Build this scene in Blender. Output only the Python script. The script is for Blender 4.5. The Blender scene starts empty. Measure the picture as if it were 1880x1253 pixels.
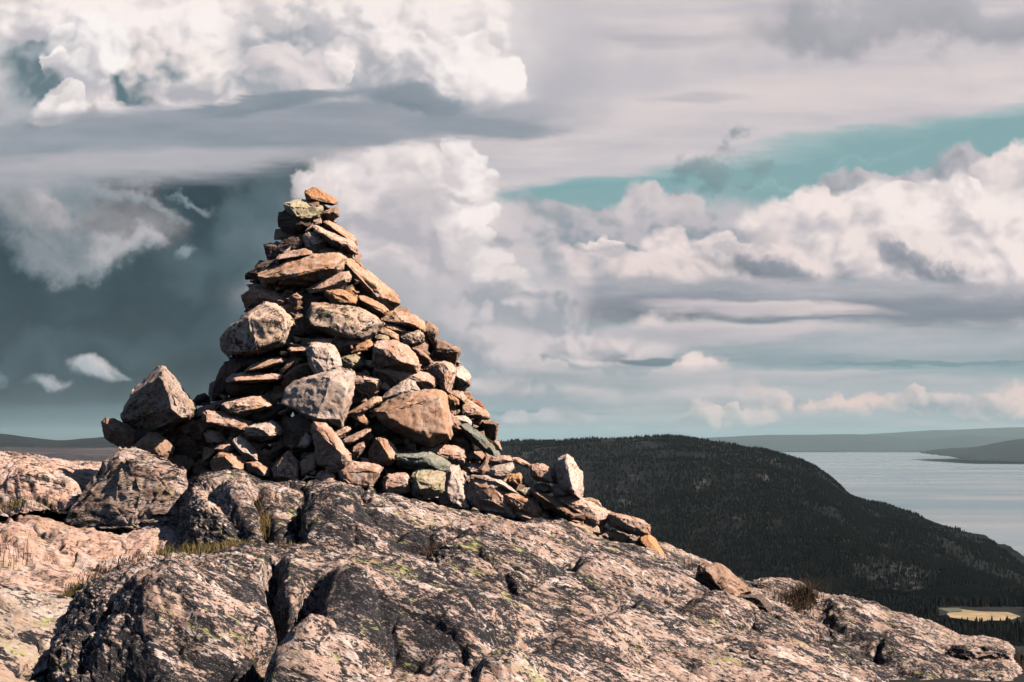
import bpy, bmesh, math, random
import numpy as np
from mathutils import Vector, Matrix
C = bpy.context.scene
# ------------------------------------------------------------------ camera, light, sky
F = 2611.0; CX, CY = 940.0, 626.5; PITCH = math.atan((815-626.5)/F)
EXPO = 1.1
cam_d = bpy.data.cameras.new('camera'); cam = bpy.data.objects.new('camera', cam_d); C.collection.objects.link(cam)
cam_d.sensor_width = 36.0; cam_d.lens = F/1880*36; cam_d.clip_start = 0.05; cam_d.clip_end = 400000
cam.location = (0, 0, 0); cam.rotation_euler = (math.pi/2+PITCH, 0, 0); C.camera = cam
C.view_settings.view_transform = 'Standard'; C.view_settings.look = 'None'
C.view_settings.exposure = EXPO; C.view_settings.gamma = 1.0
SD = Vector((0.69, -0.35, 0.63)).normalized()        # direction towards the sun
sl = bpy.data.lights.new('sun', 'SUN'); sl.energy = 5.0; sl.angle = math.radians(0.5); sl.color = (1.0, 0.85, 0.715)
sun = bpy.data.objects.new('sun', sl); C.collection.objects.link(sun)
sun.rotation_euler = SD.to_track_quat('Z', 'Y').to_euler()
C.render.engine = 'CYCLES'
C.cycles.max_bounces = 4; C.cycles.diffuse_bounces = 0; C.cycles.glossy_bounces = 2; C.cycles.volume_bounces = 0
C.cycles.use_denoising = True; C.cycles.use_adaptive_sampling = True; C.cycles.adaptive_threshold = 0.02; C.cycles.adaptive_min_samples = 8

def lin(c):
    return tuple((x/255/12.92) if x/255 <= .04045 else ((x/255+.055)/1.055)**2.4 for x in c)
class NB:                                             # small node-graph helper
    def __init__(s, nt): s.nt = nt; s.n = nt.nodes; s.l = nt.links
    def put(s, sock, v):
        if v is None: return
        if isinstance(v, bpy.types.NodeSocket): s.l.new(v, sock)
        elif isinstance(v, (tuple, list)) and len(v) == 3 and len(sock.default_value) == 4: sock.default_value = (*v, 1)
        else: sock.default_value = v
    def m(s, op, a, b=None, c=None, clamp=False):
        n = s.n.new('ShaderNodeMath'); n.operation = op; n.use_clamp = clamp
        for i, v in enumerate((a, b, c)): s.put(n.inputs[i], v)
        return n.outputs[0]
    def v(s, op, a, b=None, sc=None):
        n = s.n.new('ShaderNodeVectorMath'); n.operation = op
        s.put(n.inputs[0], a); s.put(n.inputs[1], b)
        if sc is not None: s.put(n.inputs['Scale'], sc)
        return n.outputs['Value'] if op in ('DOT_PRODUCT', 'LENGTH', 'DISTANCE') else n.outputs['Vector']
    def noise(s, vec, scale, detail=4, rough=.5, dist=0, col=False, lac=2.0, dim='3D'):
        n = s.n.new('ShaderNodeTexNoise'); n.noise_dimensions = dim; s.put(n.inputs['Vector'], vec); s.put(n.inputs['Scale'], scale)
        n.inputs['Detail'].default_value = detail; n.inputs['Roughness'].default_value = rough
        n.inputs['Distortion'].default_value = dist; n.inputs['Lacunarity'].default_value = lac
        return n.outputs['Color' if col else 'Fac']
    def vor(s, vec, scale, feat='F1', detail=0, rough=.5, smooth=None, rnd=1.0, out='Distance', dim='3D'):
        n = s.n.new('ShaderNodeTexVoronoi'); n.voronoi_dimensions = dim; n.feature = feat; s.put(n.inputs['Vector'], vec); s.put(n.inputs['Scale'], scale)
        n.inputs['Detail'].default_value = detail; n.inputs['Roughness'].default_value = rough; n.inputs['Randomness'].default_value = rnd
        if smooth is not None: n.inputs['Smoothness'].default_value = smooth
        return n.outputs[out]
    def mp(s, vec, loc=(0,0,0), rot=(0,0,0), scale=(1,1,1), typ='POINT'):
        n = s.n.new('ShaderNodeMapping'); n.vector_type = typ; s.put(n.inputs[0], vec)
        n.inputs['Location'].default_value = loc; n.inputs['Rotation'].default_value = rot; n.inputs['Scale'].default_value = scale
        return n.outputs[0]
    def mr(s, x, a, b, c=0, d=1, smooth=True):
        n = s.n.new('ShaderNodeMapRange'); n.interpolation_type = 'SMOOTHSTEP' if smooth else 'LINEAR'
        for i, v in enumerate((x, a, b, c, d)): s.put(n.inputs[i], v)
        return n.outputs[0]
    def mix(s, f, a, b, mode='MIX'):
        n = s.n.new('ShaderNodeMix'); n.data_type = 'RGBA'; n.blend_type = mode
        s.put(n.inputs[0], f); s.put(n.inputs[6], a); s.put(n.inputs[7], b)
        return n.outputs[2]
# ------------------------------------------------------------------ the sky: Nishita all round, a cloud field drawn over direction
def ray(px, py):
    x = (px-CX)/F; y = (CY-py)/F
    return Vector((x, math.cos(PITCH)-y*math.sin(PITCH), math.sin(PITCH)+y*math.cos(PITCH)))
def P(px, py, d):
    r = ray(px, py); return r*(d/r.y)
def uv(px, py):
    r = ray(px, py); return (r.x/r.y*F/1000, r.z/r.y*F/1000)
wd = bpy.data.worlds.new('World'); C.world = wd; wd.use_nodes = True
wn = NB(wd.node_tree); wd.node_tree.nodes.clear()
K = 2**(-EXPO)
def sc_(c): return tuple(x*K for x in lin(c))
tc = wn.n.new('ShaderNodeTexCoord').outputs['Generated']
sep = wn.n.new('ShaderNodeSeparateXYZ'); wn.l.new(tc, sep.inputs[0])
yy = wn.m('MAXIMUM', sep.outputs[1], .15)
cmb = wn.n.new('ShaderNodeCombineXYZ')
wn.l.new(wn.m('MULTIPLY', wn.m('DIVIDE', sep.outputs[0], yy), F/1000), cmb.inputs[0])
wn.l.new(wn.m('MULTIPLY', wn.m('DIVIDE', sep.outputs[2], yy), F/1000), cmb.inputs[1])
Q = cmb.outputs[0]
half = (.5, .5, .5)
nA = wn.v('SUBTRACT', wn.noise(Q, 4.2, 7, .56, col=True, dim='2D'), half)       # billowing wander
nB = wn.v('SUBTRACT', wn.noise(wn.mp(Q, rot=(0,0,-.12), scale=(1.6, 8, 1)), 1.6, 6, .6, col=True, dim='2D'), half)   # stretched wander for flat cloud
nC = wn.v('SUBTRACT', wn.noise(Q, 20, 6, .66, col=True, dim='2D'), half)
WV = {'c': wn.v('ADD', Q, wn.v('MULTIPLY', nA, (.17, .15, 0))),
      'p': wn.v('ADD', wn.v('ADD', Q, wn.v('MULTIPLY', nA, (.10, .095, 0))), wn.v('MULTIPLY', nC, (.034, .034, 0))),
      's': wn.v('ADD', Q, wn.v('MULTIPLY', nB, (.30, .07, 0))),
      'w': wn.v('ADD', wn.v('ADD', Q, wn.v('MULTIPLY', nA, (.42, .30, 0))), wn.v('MULTIPLY', nC, (.03, .03, 0))),
      'n': Q}
def bil(vec):
    a = wn.vor(vec, 6.5, 'SMOOTH_F1', 3.0, .55, .55, dim='2D'); return a
q2 = wn.v('MULTIPLY', wn.v('ADD', Q, wn.v('MULTIPLY', nA, (.10, .10, 0))), (1, 1.25, 1))
rel = wn.m('SUBTRACT', bil(wn.v('ADD', q2, (.018, .024, 0))), bil(q2))     # puffs lit from the upper right
rel = wn.m('MULTIPLY', rel, 2.7)
fl = wn.m('SUBTRACT', wn.noise(WV['c'], 3.5, 6, .55, dim='2D'), .5)
st = wn.m('SUBTRACT', wn.noise(wn.mp(Q, rot=(0,0,-.14), scale=(1.2, 9, 1)), 2.2, 6, .6, dim='2D'), .5)
RL = {'c': wn.m('ADD', rel, wn.m('MULTIPLY', fl, .9)), 's': wn.m('MULTIPLY', st, 2.2), 'f': wn.m('MULTIPLY', fl, 2.4), 'n': None, 'm': wn.m('ADD', wn.m('MULTIPLY', rel, .95), wn.m('MULTIPLY', fl, .9))}
sq = wn.n.new('ShaderNodeSeparateXYZ'); wn.l.new(Q, sq.inputs[0])
col = wn.mix(wn.mr(sq.outputs[1], .0, .45), sc_((144,166,170)), sc_((134,169,173)))
def group(name, ins, build):
    g = bpy.data.node_groups.new(name, 'ShaderNodeTree')
    for nm, ty in ins: g.interface.new_socket(nm, in_out='INPUT', socket_type='NodeSocket'+ty)
    g.interface.new_socket('Color', in_out='OUTPUT', socket_type='NodeSocketColor')
    gi = g.nodes.new('NodeGroupInput'); go = g.nodes.new('NodeGroupOutput'); G = NB(g)
    g.links.new(build(G, {nm: gi.outputs[nm] for nm, _ in ins}), go.inputs[0]); return g
def seq(G, col, vec):                                 # keeps the masses evaluated one after the other (short node stack)
    n = G.n.new('ShaderNodeVectorMath'); n.operation = 'MULTIPLY_ADD'
    G.l.new(col, n.inputs[0]); n.inputs[1].default_value = (1e-7, 1e-7, 0); G.l.new(vec, n.inputs[2]); return n.outputs[0]
def b_mass(G, i, dome=False):
    n = G.n.new('ShaderNodeMapping'); n.vector_type = 'TEXTURE'; G.l.new(seq(G, i['Col'], i['Vec']), n.inputs[0])
    for k, q in ((1, 'Loc'), (2, 'Rot'), (3, 'Size')): G.l.new(i[q], n.inputs[k])
    p = n.outputs[0]; a = G.mr(G.v('LENGTH', p), i['S0'], i['S1'], 0, i['Op'])
    if dome: a = G.m('MULTIPLY', a, G.mr(G.v('DOT_PRODUCT', p, (.25, 1, 0)), -1.0, .1))
    t = G.m('MULTIPLY_ADD', i['Relief'], i['Amount'], G.m('ADD', G.v('DOT_PRODUCT', p, i['Light']), i['T0']), clamp=True)
    return G.mix(a, i['Col'], G.mix(t, i['Lo'], i['Hi']))
def b_half(G, i):
    d = G.m('SUBTRACT', G.v('DOT_PRODUCT', seq(G, i['Col'], i['Vec']), i['Normal']), i['Off'])
    a = G.mr(d, i['S0'], i['S1'], 0, i['Op'])
    return G.mix(a, i['Col'], G.mix(G.m('MULTIPLY_ADD', i['Relief'], i['Amount'], i['T0'], clamp=True), i['Lo'], i['Hi']))
I0 = [('Col','Color'),('Vec','Vector'),('Relief','Float'),('Amount','Float'),('T0','Float'),('Lo','Color'),('Hi','Color'),('S0','Float'),('S1','Float'),('Op','Float')]
I1 = I0+[('Loc','Vector'),('Rot','Vector'),('Size','Vector'),('Light','Vector')]
GM = group('cloud_mass', I1, b_mass); GD = group('cloud_head', I1, lambda G, i: b_mass(G, i, True)); GH = group('cloud_sheet', I0+[('Normal','Vector'),('Off','Float')], b_half)
def use(g, **kw):
    global col
    n = wn.n.new('ShaderNodeGroup'); n.node_tree = g; kw['Col'] = col
    for k, v in kw.items():
        if v is not None: wn.put(n.inputs[k], v)
    col = n.outputs[0]
def el(cx, cy, rx, ry, rot, soft, w, hi, lo, rt='c', ra=.6, op=1.0, g=(.30, .42), t0=.55, dome=None):
    """one soft mass of cloud: centre, radii (thousandths of the focal length), edge softness, wander, lit and shaded tone"""
    c = uv(cx, cy)
    use(GD if dome else GM, Vec=WV[w], Relief=RL[rt], Amount=ra, T0=t0, Lo=sc_(lo), Hi=sc_(hi), S0=1+soft*.5, S1=1-soft*.5, Op=op,
        Loc=(c[0], c[1], 0), Rot=(0, 0, math.radians(rot)), Size=(rx/1000, ry/1000, 1), Light=(g[0], g[1], 0))
def hp(x0, y0, x1, y1, soft, w, hi, lo, rt='s', ra=.5, op=1.0, t0=.5):
    """everything to the left of the line from 0 to 1"""
    a, b = uv(x0, y0), uv(x1, y1); dx, dy = b[0]-a[0], b[1]-a[1]; L = math.hypot(dx, dy); n = (-dy/L, dx/L)
    use(GH, Vec=WV[w], Relief=RL[rt], Amount=ra, T0=t0, Lo=sc_(lo), Hi=sc_(hi), S0=-soft/2000, S1=soft/2000, Op=op, Normal=(n[0], n[1], 0), Off=n[0]*a[0]+n[1]*a[1])
def cum(cx, cy, rx, ry, hi, lo, n, seed, base=.35, r0=.34, arc=(-25, 200), rt='m', ra=.6, op=1.0, g=(.34, .5)):
    """a heap of cauliflower heads, far ones first"""
    rg = random.Random(seed); el(cx, cy, rx, ry, 0, base, 'p', hi, lo, rt, ra, op, g)
    ch = []
    for i in range(n):
        a = math.radians(rg.uniform(*arc)); q = rg.uniform(.25, .88) if i % 3 else rg.uniform(.72, .95)
        ch.append((cx+math.cos(a)*rx*q, cy-math.sin(a)*ry*q, min(rx, ry*1.5)*rg.uniform(r0*.6, r0*1.25)))
    for x, y, r in sorted(ch, key=lambda c: c[1]):
        k = rg.uniform(.25, .6); l2 = tuple(lo[j]*k+hi[j]*(1-k)-8 for j in range(3))
        el(x, y, r*rg.uniform(1.0, 1.35), r, rg.uniform(-20, 20), rg.choice((.14, .3, .5, .7)), 'p', hi, l2, rt, ra*1.2, op*rg.uniform(.65, 1), (.38, .52), .52, (.25, 1, 0))
W_ = (250,240,237); PK = (236,222,219); GP = (206,196,199); GB = (150,157,167); DG = (112,124,136); TL = (112,160,163)
# high veil, its lower edge slanting up to the right over a strip of clear teal
hp(900,362,1880,205, 26, 's', (226,214,213), (188,185,192), 's', .75)
el(1350,110,520,70, 4, 1.4, 'w', (224,212,211), (194,190,196), 'f', 1.0, .7)
el(1200,250,330,40, 8, 1.2, 's', (216,206,207), (190,187,193), 's', 1.2, .7)
el(1720,45,330,62, 2, .9, 'w', (178,178,186), (146,150,160), 'f', .6, .8)
el(1150,66,190,13, -3, 1.2, 's', (190,186,191), (176,174,182), 's', .4, .7)
el(1500,170,420,40, 6, 1.3, 's', (228,214,212), (212,202,203), 's', .4, .6)
el(1270,186,90,12, 0, 1.2, 's', (186,182,188), (176,174,182), 's', .4, .6)
el(975,110,110,120, 0, 1.2, 'c', (200,194,199), (180,178,186), 'f', .5, .75)
el(1600,248,420,16, 9, 1.3, 's', (162,186,188), (142,173,177), 's', .9, .9)
el(1780,222,240,9, 9, 1.3, 's', (176,192,194), (140,172,176), 's', .9, .8)
el(1200,326,260,10, 9, 1.3, 's', (150,180,183), (124,166,170), 's', .9, .8)
el(1480,300,160,8, 16, 1.3, 'w', (150,182,184), (128,168,172), 'f', .9, .7)
el(1330,304,52,22, -14, 1.1, 'w', (128,146,152), (104,132,140), 'f', .6, .7)
# cumulus bank on the right, far puffs first
el(1170,412,250,60, 3, .6, 'c', (196,190,195), (146,157,165), 'm', .9)
cum(1050,410,110,40, (200,193,197), (152,160,168), 5, 1, r0=.5)
cum(1190,385,90,46, (214,204,206), (158,164,172), 7, 2, r0=.5)
el(1700,332,220,32, 8, .5, 'c', (190,186,192), (140,150,160), 'm', .9)
cum(1600,335,120,28, (196,190,195), (146,155,163), 6, 3, r0=.6)
cum(1790,312,90,30, (190,186,192), (142,151,160), 5, 33, r0=.6)
cum(1875,310,70,52, (238,224,221), (172,173,181), 5, 4, r0=.45)
el(930,425,70,60, 0, .5, 'c', (206,198,200), (156,162,170), 'm', .9)
el(1300,472,520,80, -2, .8, 'c', (188,183,189), (146,155,164), 'm', 1.2)
cum(1560,412,190,66, (246,231,227), (184,180,187), 9, 5)
cum(1745,415,175,92, (249,236,232), (186,181,187), 11, 6)
el(1880,490,170,120, 0, .5, 'c', (246,232,228), (196,189,194), 'm', .8)
cum(1640,470,150,50, (240,226,222), (184,180,186), 6, 7)
cum(1080,492,110,40, (226,212,210), (166,168,177), 7, 8)
cum(1090,446,48,12, (246,231,226), (190,184,190), 3, 9, r0=.8)
cum(1270,482,120,44, (244,228,224), (172,171,180), 9, 10, r0=.42)
cum(1410,505,130,58, (236,221,218), (170,170,179), 8, 11)
cum(1190,520,140,34, (230,215,212), (170,170,178), 6, 12, r0=.5)
el(1470,525,150,34, -8, 1.1, 'w', (134,141,153), (106,118,131), 'f', .6, .9)
el(1765,505,90,28, -6, 1.1, 'w', (138,144,156), (108,119,132), 'f', .6, .9)
el(1420,540,560,26, 0, .8, 's', (186,182,188), (130,141,151), 's', .9, .95)
el(1170,564,340,28, -1, .9, 's', (142,145,156), (100,112,122), 's', .9, 1.0)
el(1690,574,340,26, 1, .9, 's', (142,147,157), (108,117,129), 's', .7, .95)
el(1400,566,210,16, -2, .8, 's', (224,209,207), (186,180,186), 's', .5, .95)
# flat banks down to the horizon
hp(1900,594,860,594, 26, 's', (196,190,194), (138,152,160), 's', 1.1, .85, .45)
el(1040,622,260,36, 0, .6, 'c', (222,209,208), (170,170,178), 'c', .7)
el(1290,612,250,20, 0, .7, 's', (214,202,203), (176,175,182), 's', .5)
el(1220,654,165,7, -2, .9, 's', (112,128,138), (100,118,128), 's', .5, .9)
el(1700,640,420,26, 1, .9, 's', (176,181,187), (140,158,165), 's', .9, .8)
hp(1900,672,860,672, 18, 's', (176,184,188), (138,164,169), 's', .9, .85, .45)
el(1750,668,200,4, 0, 1, 's', (112,146,152), (112,146,152), 's', .2, .8)
el(1450,688,300,5, 1, 1, 's', (202,196,198), (190,188,192), 's', .2, .7)
cum(1010,706,150,30, (220,207,206), (148,159,167), 9, 50, r0=.5)
cum(1135,712,70,24, (224,210,208), (154,163,170), 5, 51, r0=.6)
el(1700,728,300,24, 0, .9, 's', (188,186,189), (168,178,181), 's', .5, .8)
cum(1262,708,72,32, (240,221,216), (152,161,169), 8, 52, r0=.5, arc=(10,170))
el(1290,742,90,7, 0, .8, 's', (140,156,163), (128,148,156), 's', .5, .8)
cum(1400,730,48,26, (240,214,204), (158,170,175), 7, 53, r0=.5)
cum(1530,744,58,20, (234,208,200), (154,168,173), 7, 54, r0=.6)
cum(1608,740,38,13, (236,208,199), (158,170,175), 4, 55, r0=.7)
el(1770,752,130,20, 0, .5, 'p', (206,195,195), (152,168,173), 'c', 1.0)
el(1860,742,40,14, 0, .4, 'p', (222,202,198), (160,172,177), 'c', 1.0)
el(990,757,120,4, 3, .9, 's', (104,128,136), (104,128,136), 's', .2, .9)
el(1150,775,170,16, 0, .8, 'c', (184,186,190), (150,165,170), 'c', .8)
hp(1900,790,860,790, 20, 's', (150,175,178), (136,164,168), 's', .5, .8)
el(1150,690,330,22, 0, .9, 's', (196,191,195), (150,161,168), 's', 1.0, .8)
el(1500,705,420,18, 0, .9, 's', (196,191,194), (156,167,172), 's', 1.0, .75)
cum(1730,748,120,24, (220,204,201), (156,166,172), 7, 60, r0=.5)
cum(1850,738,50,26, (232,210,204), (158,167,173), 5, 61, r0=.5)
el(1250,768,400,14, 0, .9, 's', (180,183,188), (150,166,171), 's', 1.0, .8)
cum(1010,775,70,16, (206,198,200), (156,167,173), 4, 62, r0=.6)
el(1650,778,300,10, 0, .9, 's', (182,184,187), (152,168,173), 's', 1.0, .7)
el(960,585,150,50, 0, 1.2, 'c', (214,204,206), (166,168,176), 'm', 1.2, .8)
el(820,600,150,60, 0, 1.1, 'c', (208,200,203), (160,164,172), 'm', 1.2, .8)
cum(900,640,90,36, (214,204,206), (158,163,171), 6, 63, r0=.5)
el(1150,735,300,20, 0, .9, 's', (200,194,197), (154,165,171), 's', 1.0, .8)
cum(1330,765,90,18, (222,206,202), (158,169,174), 5, 64, r0=.6)
# storm sky on the left
hp(760,860,640,250, 210, 'c', (70,90,101), (26,46,57), 'f', .85, 1.0, .3)
el(120,560,340,60, 6, 1.2, 'w', (50,70,78), (34,52,60), 'f', .5, .8)
el(300,520,120,60, 14, 1.4, 'w', (92,112,119), (52,72,80), 'f', 1.0, .6)
el(250,640,200,40, 4, 1.4, 'w', (86,106,114), (52,72,80), 'f', 1.0, .6)
el(420,350,120,40, -10, 1.4, 'w', (40,60,68), (30,50,58), 'f', 1.0, .7)
el(540,470,95,170, 10, 1.3, 'w', (112,128,136), (72,92,100), 'f', .7, .7)
el(470,380,80,50, 20, 1.3, 'w', (92,112,119), (66,86,94), 'f', .7, .6)
el(230,778,420,26, 0, 1.2, 's', (84,108,116), (64,88,96), 's', .6, .8)
el(60,395,165,78, -8, 1.3, 'w', (204,192,194), (112,128,136), 'f', .9, .95, (.1,.4))
el(55,345,140,44, -6, 1.2, 'w', (224,209,208), (176,172,178), 'f', .7, .95)
el(185,368,90,20, -14, 1.0, 'w', (170,172,178), (120,136,143), 'f', .8, .85)
el(165,462,56,28, -6, 1.4, 'w', (206,200,203), (120,134,142), 'f', .9, .9)
el(60,480,90,24, 0, 1.0, 'w', (158,162,169), (86,104,112), 'f', .9, .8)
el(332,466,18,9, 30, 1.5, 'p', (146,158,164), (110,128,135), 'f', .5, .9)
el(330,352,44,10, -8, 1.5, 'w', (138,150,157), (96,116,123), 'f', .5, .8)
el(178,686,38,22, -16, .9, 'c', (230,222,222), (140,153,161), 'f', .8)
el(222,694,20,8, -20, .9, 'p', (150,160,167), (110,128,136), 'c', .6, .8)
el(86,703,30,11, -10, 1.3, 'c', (184,184,190), (120,136,144), 'c', .8, .9)
el(4,640,22,20, 40, 1.1, 'w', (136,150,156), (100,118,126), 'f', .6, .8)
# the towering cloud over the cairn
el(975,110,110,120, 0, 1.2, 'c', (198,193,198), (176,175,183), 'f', .5, .75)
el(745,430,175,190, 0, .5, 'c', (220,209,210), (182,178,185), 'm', .9)
el(720,560,250,60, 0, .9, 'c', (196,190,194), (152,159,168), 'f', .8, .9)
cum(630,335,80,60, (238,226,224), (196,191,196), 5, 20)
cum(740,305,120,46, (246,235,232), (206,199,203), 7, 21)
cum(905,535,62,36, (246,232,228), (176,174,182), 6, 22, arc=(-50, 110))
cum(880,495,52,42, (251,239,235), (196,189,194), 6, 23, arc=(-50, 110))
cum(852,445,46,50, (253,243,240), (210,201,203), 5, 24, arc=(-50, 110))
cum(842,392,52,44, (253,243,240), (208,199,202), 5, 25, arc=(-50, 110))
cum(866,342,56,38, (253,243,240), (206,198,201), 5, 26, arc=(-50, 110))
cum(852,292,50,44, (253,244,241), (214,205,207), 5, 27)
el(930,560,110,50, 10, 1.3, 'c', (212,203,206), (160,164,172), 'm', 1.2, .75)
el(925,470,60,60, 0, 1.3, 'c', (220,210,211), (176,176,183), 'm', 1.2, .5)
el(765,375,60,56, 0, 1.0, 'c', (200,193,197), (182,178,185), 'm', .8, .8)
el(430,70,520,190, 0, .5, 'c', (251,241,238), (222,211,212), 'm', .8, 1, (.12,.2), .8)
el(850,120,95,110, 0, .3, 'p', (247,237,234), (206,198,202), 'm', .6)
el(58,130,66,90, 8, .7, 'p', (160,168,176), (92,116,125), 'm', .9, .95, (.1,.5))
cum(60,40,75,42, (251,241,238), (190,187,193), 5, 30)
cum(160,110,80,80, (253,246,243), (190,188,194), 8, 31)
el(272,150,66,50, 0, .3, 'p', (214,206,208), (96,120,128), 'm', .7, 1, (.85,.4), .55)
cum(345,75,85,46, (252,243,240), (196,192,197), 7, 34, arc=(0,190))
cum(370,140,85,50, (248,237,233), (178,178,185), 8, 35)
cum(300,110,62,40, (244,232,229), (140,152,160), 6, 36, arc=(30,200))
el(500,120,70,90, 10, .8, 'c', (196,192,198), (156,163,171), 'm', .8, .85)
cum(560,60,110,62, (245,234,231), (166,170,178), 9, 37)
cum(520,150,90,42, (230,219,219), (166,170,178), 6, 38)
cum(660,60,90,60, (248,238,235), (182,181,188), 8, 39)
cum(830,60,95,76, (248,238,235), (188,185,191), 9, 40)
cum(670,135,90,56, (250,239,236), (174,175,183), 8, 41)
cum(730,110,75,62, (251,241,238), (178,178,185), 8, 42)
cum(850,140,95,66, (253,244,241), (184,181,188), 10, 43)
cum(110,208,62,24, (252,243,240), (200,195,199), 5, 44, r0=.6)
el(28,205,36,40, 30, .8, 'c', (180,181,188), (120,138,146), 'm', .6)
# grey bank drawn across it
el(160,280,430,60, 2, .8, 's', (184,181,187), (150,156,165), 's', .7, .95)
el(330,243,430,52, 3, .75, 's', (166,169,178), (138,148,158), 's', .8, .95)
el(600,226,420,36, 1, .7, 's', (160,163,172), (134,144,154), 's', .8, .95)
el(770,188,105,24, -4, .7, 'p', (140,150,160), (120,134,145), 's', .6, .95)
el(520,186,170,14, 6, .9, 's', (136,147,157), (124,138,148), 's', .6, .9)
el(900,226,150,15, -1, .9, 's', (150,157,166), (138,148,158), 's', .6, .9)
el(250,300,340,24, 3, 1.0, 's', (190,186,191), (164,166,174), 's', .6, .85)
sky = wn.n.new('ShaderNodeTexSky'); sky.sky_type = 'NISHITA'; sky.sun_disc = False; sky.air_density = .6; sky.dust_density = .3; sky.altitude = 300
sky.sun_elevation = math.asin(SD.z); sky.sun_rotation = math.atan2(SD.x, SD.y)
b1 = wn.n.new('ShaderNodeBackground'); wn.l.new(sky.outputs[0], b1.inputs[0]); b1.inputs[1].default_value = .05
b2 = wn.n.new('ShaderNodeBackground'); wn.l.new(col, b2.inputs[0]); b2.inputs[1].default_value = 1.0
ms = wn.n.new('ShaderNodeMixShader'); wn.l.new(wn.mr(sep.outputs[1], .74, .87), ms.inputs[0])
wn.l.new(b1.outputs[0], ms.inputs[1]); wn.l.new(b2.outputs[0], ms.inputs[2])
wo = wn.n.new('ShaderNodeOutputWorld'); wn.l.new(ms.outputs[0], wo.inputs[0])
wd.cycles.sampling_method = 'MANUAL'; wd.cycles.sample_map_resolution = 256
# ------------------------------------------------------------------ helpers for meshes
def link(o, parent=None, label=None, cat=None, group=None, kind=None):
    C.collection.objects.link(o)
    if parent: o.parent = parent
    for k, v in (('label', label), ('category', cat), ('group', group), ('kind', kind)):
        if v: o[k] = v
    return o
_r = np.random.RandomState(7)
_perm = _r.permutation(256); _perm = np.concatenate([_perm, _perm, _perm])
_g = _r.normal(size=(256, 3)); _g /= np.linalg.norm(_g, axis=1)[:, None]
def gn(p):                                            # gradient noise, p (N,3) -> about -1..1
    i = np.floor(p).astype(np.int64); f = p-i; u = f*f*f*(f*(f*6-15)+10); i &= 255
    def c(a, b, d):
        h = _perm[_perm[_perm[(i[:, 0]+a) & 255]+((i[:, 1]+b) & 255)]+((i[:, 2]+d) & 255)]
        g = _g[h]; return g[:, 0]*(f[:, 0]-a)+g[:, 1]*(f[:, 1]-b)+g[:, 2]*(f[:, 2]-d)
    def L(a, b, t): return a+(b-a)*t
    x, y, z = u[:, 0], u[:, 1], u[:, 2]
    return 1.6*L(L(L(c(0,0,0), c(1,0,0), x), L(c(0,1,0), c(1,1,0), x), y), L(L(c(0,0,1), c(1,0,1), x), L(c(0,1,1), c(1,1,1), x), y), z)
def fbm(p, o=4, g=.5):
    s = 0; a = 1.0
    for k in range(o): s = s+a*gn(p*(2.03**k)+17.3*k); a *= g
    return s
def mesh_np(name, V, Fq, mat, smooth=True):
    me = bpy.data.meshes.new(name); V = np.asarray(V, dtype=np.float32); Fq = np.asarray(Fq, dtype=np.int32); k = Fq.shape[1]
    me.vertices.add(len(V)); me.vertices.foreach_set('co', V.ravel())
    me.loops.add(Fq.size); me.loops.foreach_set('vertex_index', Fq.ravel())
    me.polygons.add(len(Fq)); me.polygons.foreach_set('loop_start', np.arange(0, Fq.size, k, dtype=np.int32))
    me.polygons.foreach_set('use_smooth', np.full(len(Fq), smooth))
    me.update(calc_edges=True); me.validate()
    if mat: me.materials.append(mat)
    return bpy.data.objects.new(name, me)
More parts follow.
